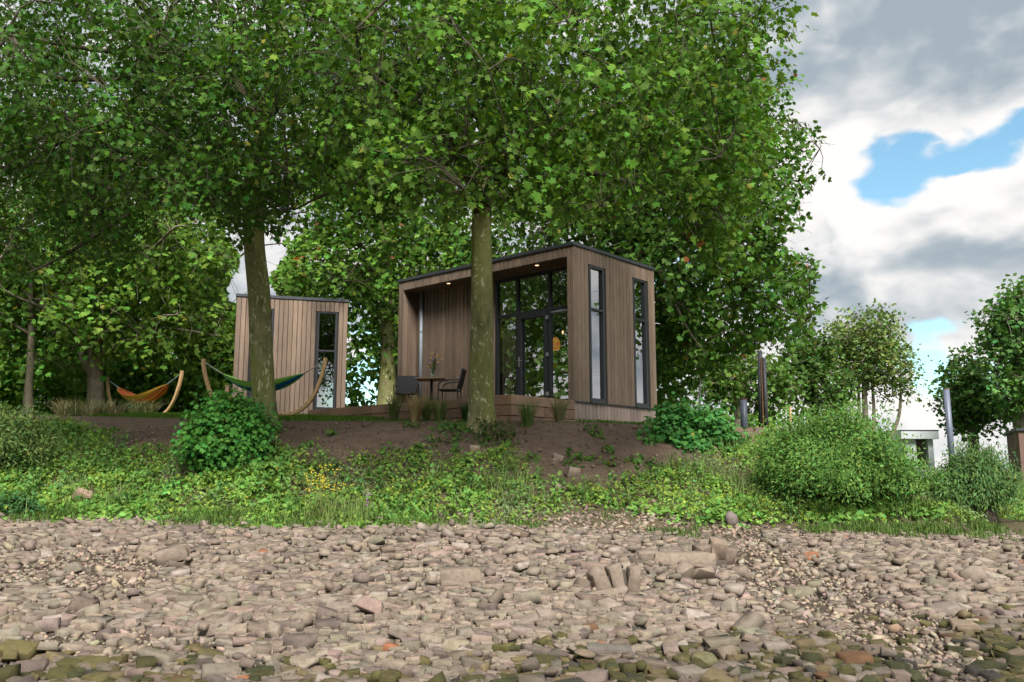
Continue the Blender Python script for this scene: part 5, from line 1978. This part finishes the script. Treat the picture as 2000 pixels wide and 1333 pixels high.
# flowering weeds at the edge of the stones
def flower_weed(name, label, px, Y, h, n, fcol, fn, fr, scol, cat='plant', spread=0.16, leafsize=(0.05, 0.11)):
    rng = np.random.default_rng(int(px))
    x = at(px, 900, Y)[0]
    z = gz1(x, Y)
    root = empty(name, (x, Y, z), 0, label, cat)
    st_ = MB()
    tips, lp = [], []
    for i in range(n):
        b0 = np.array([x + rng.normal(0, spread * 0.5), Y + rng.normal(0, spread * 0.4), z - 0.02])
        q = b0 + np.array([rng.normal(0, spread * 0.7), rng.normal(0, spread * 0.4), h * rng.uniform(0.6, 1.05)])
        pth = spline(np.array([b0, 0.5 * (b0 + q) + rng.normal(0, 0.02, 3), q]), 7)
        st_.tube(pth, np.linspace(0.005, 0.002, 7), 4, False)
        tips.append(q)
        lp.append(pth[rng.integers(0, 6, 9)] + rng.normal(0, 0.03, (9, 3)))
    st_.build('stems', plain('weed_stem', scol, 0.7), root, world_coords=True)
    leaf_mass('leaves', np.vstack(lp), rng, leafsize, (0.11, 0.17, 0.04), LANCE, None, parent=root)
    fm = plain('petals_' + name, fcol, 0.7)
    fb = MB()
    for t_ in tips:
        for j in range(fn):
            o_ = rng.normal(0, 1, 3) * np.array([0.04, 0.04, 0.025])
            fb.lathe([(0.003, -0.006), (fr, 0.0), (0.004, 0.008)], tuple(t_ + o_), 6)
    f_ = fb.build('flowers', fm, root, world_coords=True)
    f_['kind'] = 'stuff'
    return root


flower_weed('ragwort', 'tall weed with yellow flower heads at the edge of the stones', 632, 12.75, 0.80, 17, (0.62, 0.44, 0.02), 6, 0.014, (0.16, 0.19, 0.05), spread=0.26)
flower_weed('loosestrife', 'slender weed with a purple flower spike right of the yellow flowers', 722, 12.8, 0.46, 2, (0.36, 0.06, 0.42), 10, 0.012, (0.12, 0.12, 0.05), spread=0.03)
flower_weed('loosestrife', 'tiny purple flower low among the first stones', 735, 12.35, 0.13, 2, (0.36, 0.05, 0.42), 3, 0.012, (0.12, 0.12, 0.05), spread=0.03, leafsize=(0.03, 0.05))
p = at(919, 1040, 12.2)
tag(MB().tube([(p[0], 12.2, gz1(p[0], 12.2) - 0.05), (p[0] + 0.01, 12.2, gz1(p[0], 12.2) + 0.2)], 0.022, 6).build('stake', M['bark_grey']), 'short grey stake stuck in the stones below the central tree', 'stake')


# ------------------------------------------------------------------ chairs
def chair(label, lx, ly, rz):
    e = empty('chair', (0, 0, 0), 0, label, 'chair', 'black porch chairs')
    e.matrix_basis = cabin.matrix_basis @ Matrix.Translation((lx, ly, FL)) @ Matrix.Rotation(rz, 4, 'Z')
    # faces -y
    MB().box(-0.25, 0.25, -0.23, 0.22, 0.42, 0.445).build('seat', M['mesh'], e, 0.008)
    v = [(-0.25, 0.22, 0.46), (0.25, 0.22, 0.46), (0.25, 0.34, 0.93), (-0.25, 0.34, 0.93), (-0.25, 0.245, 0.455), (0.25, 0.245, 0.455), (0.25, 0.365, 0.925), (-0.25, 0.365, 0.925)]
    f = [(0, 1, 2, 3), (7, 6, 5, 4), (0, 4, 5, 1), (1, 5, 6, 2), (2, 6, 7, 3), (3, 7, 4, 0)]
    me = bpy.data.meshes.new('backrest')
    me.from_pydata(v, [], f)
    link('backrest', me, M['mesh'], e)
    for s in (-1, 1):
        MB().tube([(s * 0.27, -0.25, 0), (s * 0.27, -0.235, 0.43)], 0.016, 8).build('leg', M['black'], e, smooth=True)
        MB().tube([(s * 0.27, 0.27, 0), (s * 0.27, 0.215, 0.43), (s * 0.27, 0.345, 0.94)], 0.016, 8).build('leg', M['black'], e, smooth=True)
        MB().tube(spline(np.array([(s * 0.27, -0.235, 0.43), (s * 0.285, -0.22, 0.56), (s * 0.29, -0.12, 0.635), (s * 0.285, 0.08, 0.66), (s * 0.27, 0.265, 0.66)]), 12), 0.015, 8).build('armrest', M['black'], e, smooth=True)
    MB().tube([(-0.27, -0.235, 0.425), (0.27, -0.235, 0.425)], 0.014, 8).build('seat_rail', M['black'], e, smooth=True)
    return e


chair('black chair facing out from the porch corner by the grey pipe', -5.15, -0.25, 0.75)
chair('black armchair seen side-on, right of the bistro table', -3.62, -0.2, -0.95)


# ------------------------------------------------------------------ hammocks
def hammock(a, b, stand_label, cloth_label, stripes, rope, seed, sag):
    a, b = np.array(a, float), np.array(b, float)
    d = b - a
    Lh = np.linalg.norm(d)
    mid = (a + b) / 2
    rz = math.atan2(d[1], d[0])
    z0 = gz1(*mid)
    za, zb_ = gz1(*a) - z0, gz1(*b) - z0
    hl = Lh / 2
    tilt = (zb_ - za) / Lh
    e = empty('hammock_stand', (mid[0], mid[1], z0), rz, stand_label, 'hammock stand')
    prof = [(0.28, 0.07), (0.52, 0.10), (0.70, 0.26), (0.83, 0.52), (0.93, 0.88), (0.985, 1.20), (1.0, 1.40)]
    for s in (-1, 1):
        P = spline(np.array([(s * q * hl, 0, h + s * q * hl * tilt) for q, h in prof]), 22)
        MB().tube(P, 0.075, 4, True, (0.75, 0.75)).build('arm', M['hwood'], e, 0.006)
        MB().box(s * 0.42 * hl - 0.05, s * 0.42 * hl + 0.05, -0.55, 0.55, s * 0.42 * hl * tilt - 0.02, s * 0.42 * hl * tilt + 0.055).build('foot', M['hwood'], e, 0.006)
    MB().box(-0.33 * hl, 0.33 * hl, -0.045, 0.045, 0.03, 0.12).build('base_beam', M['hwood'], e, 0.006)
    # cloth
    h = empty('hammock', (mid[0], mid[1], z0), rz, cloth_label, 'hammock')
    ns, nv = 44, 26
    rng = np.random.default_rng(seed)
    V, C = [], []
    e0 = 0.66
    for i in range(ns + 1):
        s = -1 + 2 * i / ns
        zc = sag + (1.02 - sag) * abs(s) ** 2.0 + s * e0 * hl * tilt
        wdt = 0.045 + 0.60 * (1 - abs(s) ** 2.2) ** 0.8
        for j in range(nv + 1):
            v = -1 + 2 * j / nv
            fold = 0.035 * math.sin(v * 11 + s * 2) * (0.35 + abs(s)) * (1 - 0.3 * abs(v))
            y = v * wdt * 0.62
            z = zc + (v * v) * wdt * 0.30 + fold * (0.3 + wdt)
            V.append((s * e0 * hl, y, z))
            C.append(stripes[int((j / (nv + 1)) * len(stripes))])
    F = [(i * (nv + 1) + j, i * (nv + 1) + j + 1, (i + 1) * (nv + 1) + j + 1, (i + 1) * (nv + 1) + j) for i in range(ns) for j in range(nv)]
    link('cloth', big_mesh('cloth', V, F, np.array(C), smooth=True), M['hcloth'], h)
    for s in (-1, 1):
        r_ = MB()
        ez = 1.02 + s * e0 * hl * tilt
        top = np.array([s * 0.975 * hl, 0, 1.32 + s * hl * tilt])
        for k in range(7):
            v = -1 + k / 3
            r_.tube([(s * e0 * hl * 0.99, v * 0.035, ez + 0.01 * v * v), tuple(0.55 * top + 0.45 * np.array([s * e0 * hl, v * 0.03, ez])), tuple(top)], 0.007, 4, False)
        r_.build('suspension_cords', rope, h)
    return e


hm, hnt, hb = mat_new('hammock_cloth')
hnt.links.new(attr_col(hnt, 'attr'), hb.inputs['Base Color'])
hb.inputs['Roughness'].default_value = 0.9
hb.inputs['Specular IOR Level'].default_value = 0.1
M['hcloth'] = hm
g_, t_, n_ = (0.30, 0.58, 0.12), (0.03, 0.33, 0.45), (0.015, 0.10, 0.26)
hammock((-7.45, 20.55), (-4.38, 20.0), 'curved larch stand holding the green and blue hammock', 'green, teal and navy striped hammock behind the bent tree', [g_, g_, t_, n_, n_, t_, g_, g_, t_, n_, t_, g_, g_], M['rope'], 5, 0.60)
o_, y_, r_ = (0.62, 0.22, 0.06), (0.62, 0.34, 0.06), (0.60, 0.12, 0.07)
hammock((-12.75, 26.9), (-9.75, 25.2), 'curved larch stand holding the orange hammock', 'orange, yellow and coral striped hammock before the grey tree', [y_, y_, o_, r_, y_, o_, r_, r_, o_, y_, o_, r_, y_], M['rope_blue'], 6, 0.50)
p = at(332, 815, 27.5)
tag(MB().box(p[0] - 0.55, p[0] + 0.75, 27.5, 27.62, gz1(p[0], 27.5) - 0.05, gz1(p[0], 27.5) + 0.12).build('timber_edging', M['sleeper'], None, 0.006), 'low brown timber edging on the lawn behind the hammocks', 'edging')
p = at(443, 760, 27)
tag(MB().box(p[0] - 0.06, p[0] + 0.06, 27, 27.12, gz1(p[0], 27) - 0.05, gz1(p[0], 27) + 1.15).build('fence_post', M['sleeper'], None, 0.01), 'short square timber post left of the small cabin', 'post')


# ------------------------------------------------------------------ piles, poles and far buildings
def pile(name, px_top, py_top, px_bot, Y, r, mat, label, square=False, cap=True):
    t_ = at(px_top, py_top, Y)
    b_ = at(px_bot, 860, Y)
    z = gz1(b_[0], Y) - 0.3
    e = empty(name, (b_[0], Y, z), 0, label, 'pile')
    MB().tube([(b_[0], Y, z), tuple(t_)], r, 4 if square else 14, True).build('shaft', mat, e, smooth=not square, world_coords=True)
    if cap:
        MB().tube([tuple(t_ - np.array([0, 0, 0.02])), tuple(t_ + np.array([0, 0, 0.015]))], r * 1.06, 14).build('cap', plain('rusty_cap', (0.14, 0.08, 0.05), 0.8), e, world_coords=True)
    return e


pile('mooring_pile', 1452, 780, 1454, 29.5, 0.115, M['pole_grey'], 'short blue-grey steel pile left of the tall dark pile')
pile('mooring_pile', 1848, 760, 1857, 33, 0.115, M['pole_grey'], 'slanting blue-grey steel pile behind the drooping bush')
e = pile('mooring_pile', 1484, 686, 1487, 29, 0.08, M['pole_dark'], 'tall dark pair of piles with rusty joint behind the bushes', cap=False)
t_, b_ = at(1492, 700, 28.9), at(1497, 860, 28.9)
MB().tube([(b_[0], 28.85, gz1(b_[0], 28.85) - 0.3), tuple(t_)], 0.07, 12).build('shaft', M['pole_dark'], e, smooth=True, world_coords=True)
MB().tube([(b_[0] - 0.1, 28.85, gz1(b_[0], 28.85) - 0.3), tuple(t_ - np.array([0.1, 0, 0]))], 0.02, 6).build('rusty_rail', plain('rust', (0.20, 0.10, 0.04), 0.9), e, world_coords=True)
p0 = at(1366, 720, 29)
p1 = at(1367, 850, 29)
tag(MB().tube([(p1[0], 29, gz1(p1[0], 29) - 0.1), tuple(p0)], 0.035, 10).build('flag_pole', plain('white_pole', (0.6, 0.6, 0.58), 0.5)), 'thin white pole behind the rounded sapling', 'pole')
p0 = at(1543, 794, 30)
tag(MB().tube([(p0[0], 30, gz1(p0[0], 30) - 0.1), tuple(p0)], 0.035, 8).build('stake', M['hwood']), 'pale wooden stake behind the big dome bush', 'stake')

YW = 48
a0 = at(1765, 842, YW)
b0 = at(1826, 842, YW)
zg = gz1(a0[0], YW)
wb_ = empty('white_building', (a0[0], YW, zg), 0, 'low white flat-roofed building between the two willow bushes', 'building')
wdt = b0[0] - a0[0]
tz = a0[2] - zg
mb = MB()
mb.box(0.15, wdt * 0.42, 0.2, 3.2, -0.3, tz - 0.45)
mb.box(wdt * 0.42, wdt * 0.80, 0.2, 3.2, -0.3, 0.5)
mb.box(wdt * 0.42, wdt * 0.80, 0.6, 3.2, 0.5, tz - 0.45)
mb.box(wdt * 0.80, wdt - 0.05, 0.2, 3.2, -0.3, tz - 0.45)
mb.build('wall', M['render'], wb_)
MB().box(-0.2, wdt + 0.15, -0.1, 3.4, tz - 0.45, tz).build('roof_fascia', M['render'], wb_, 0.01)
MB().box(-0.22, wdt + 0.17, -0.12, 3.42, tz + 0.001, tz + 0.05).build('roof', M['roof'], wb_)
w_ = MB().box(wdt * 0.43, wdt * 0.79, 0.5, 0.58, 0.52, tz - 0.47).build('window', M['frame'], wb_)
MB().box(wdt * 0.45, wdt * 0.77, 0.485, 0.499, 0.56, tz - 0.52).build('pane', M['glass'], w_)
a0 = at(1994, 840, 40)
zg = gz1(a0[0], 40)
bb = empty('brown_building', (a0[0], 40, zg), -0.42, 'brown clad building cut by the right edge of the picture', 'building')
tz = a0[2] - zg
mb = MB()
mb.box(0, 5, 1.0, 6, -0.3, tz)
mb.build('wall', M['brick'], bb)
MB().box(-0.1, 5.1, 0.9, 6.1, tz + 0.001, tz + 0.12).build('roof', M['roof'], bb)
MB().box(0.32, 0.42, 0.90, 0.999, -0.3, tz).build('corner_trim', M['frame'], bb)
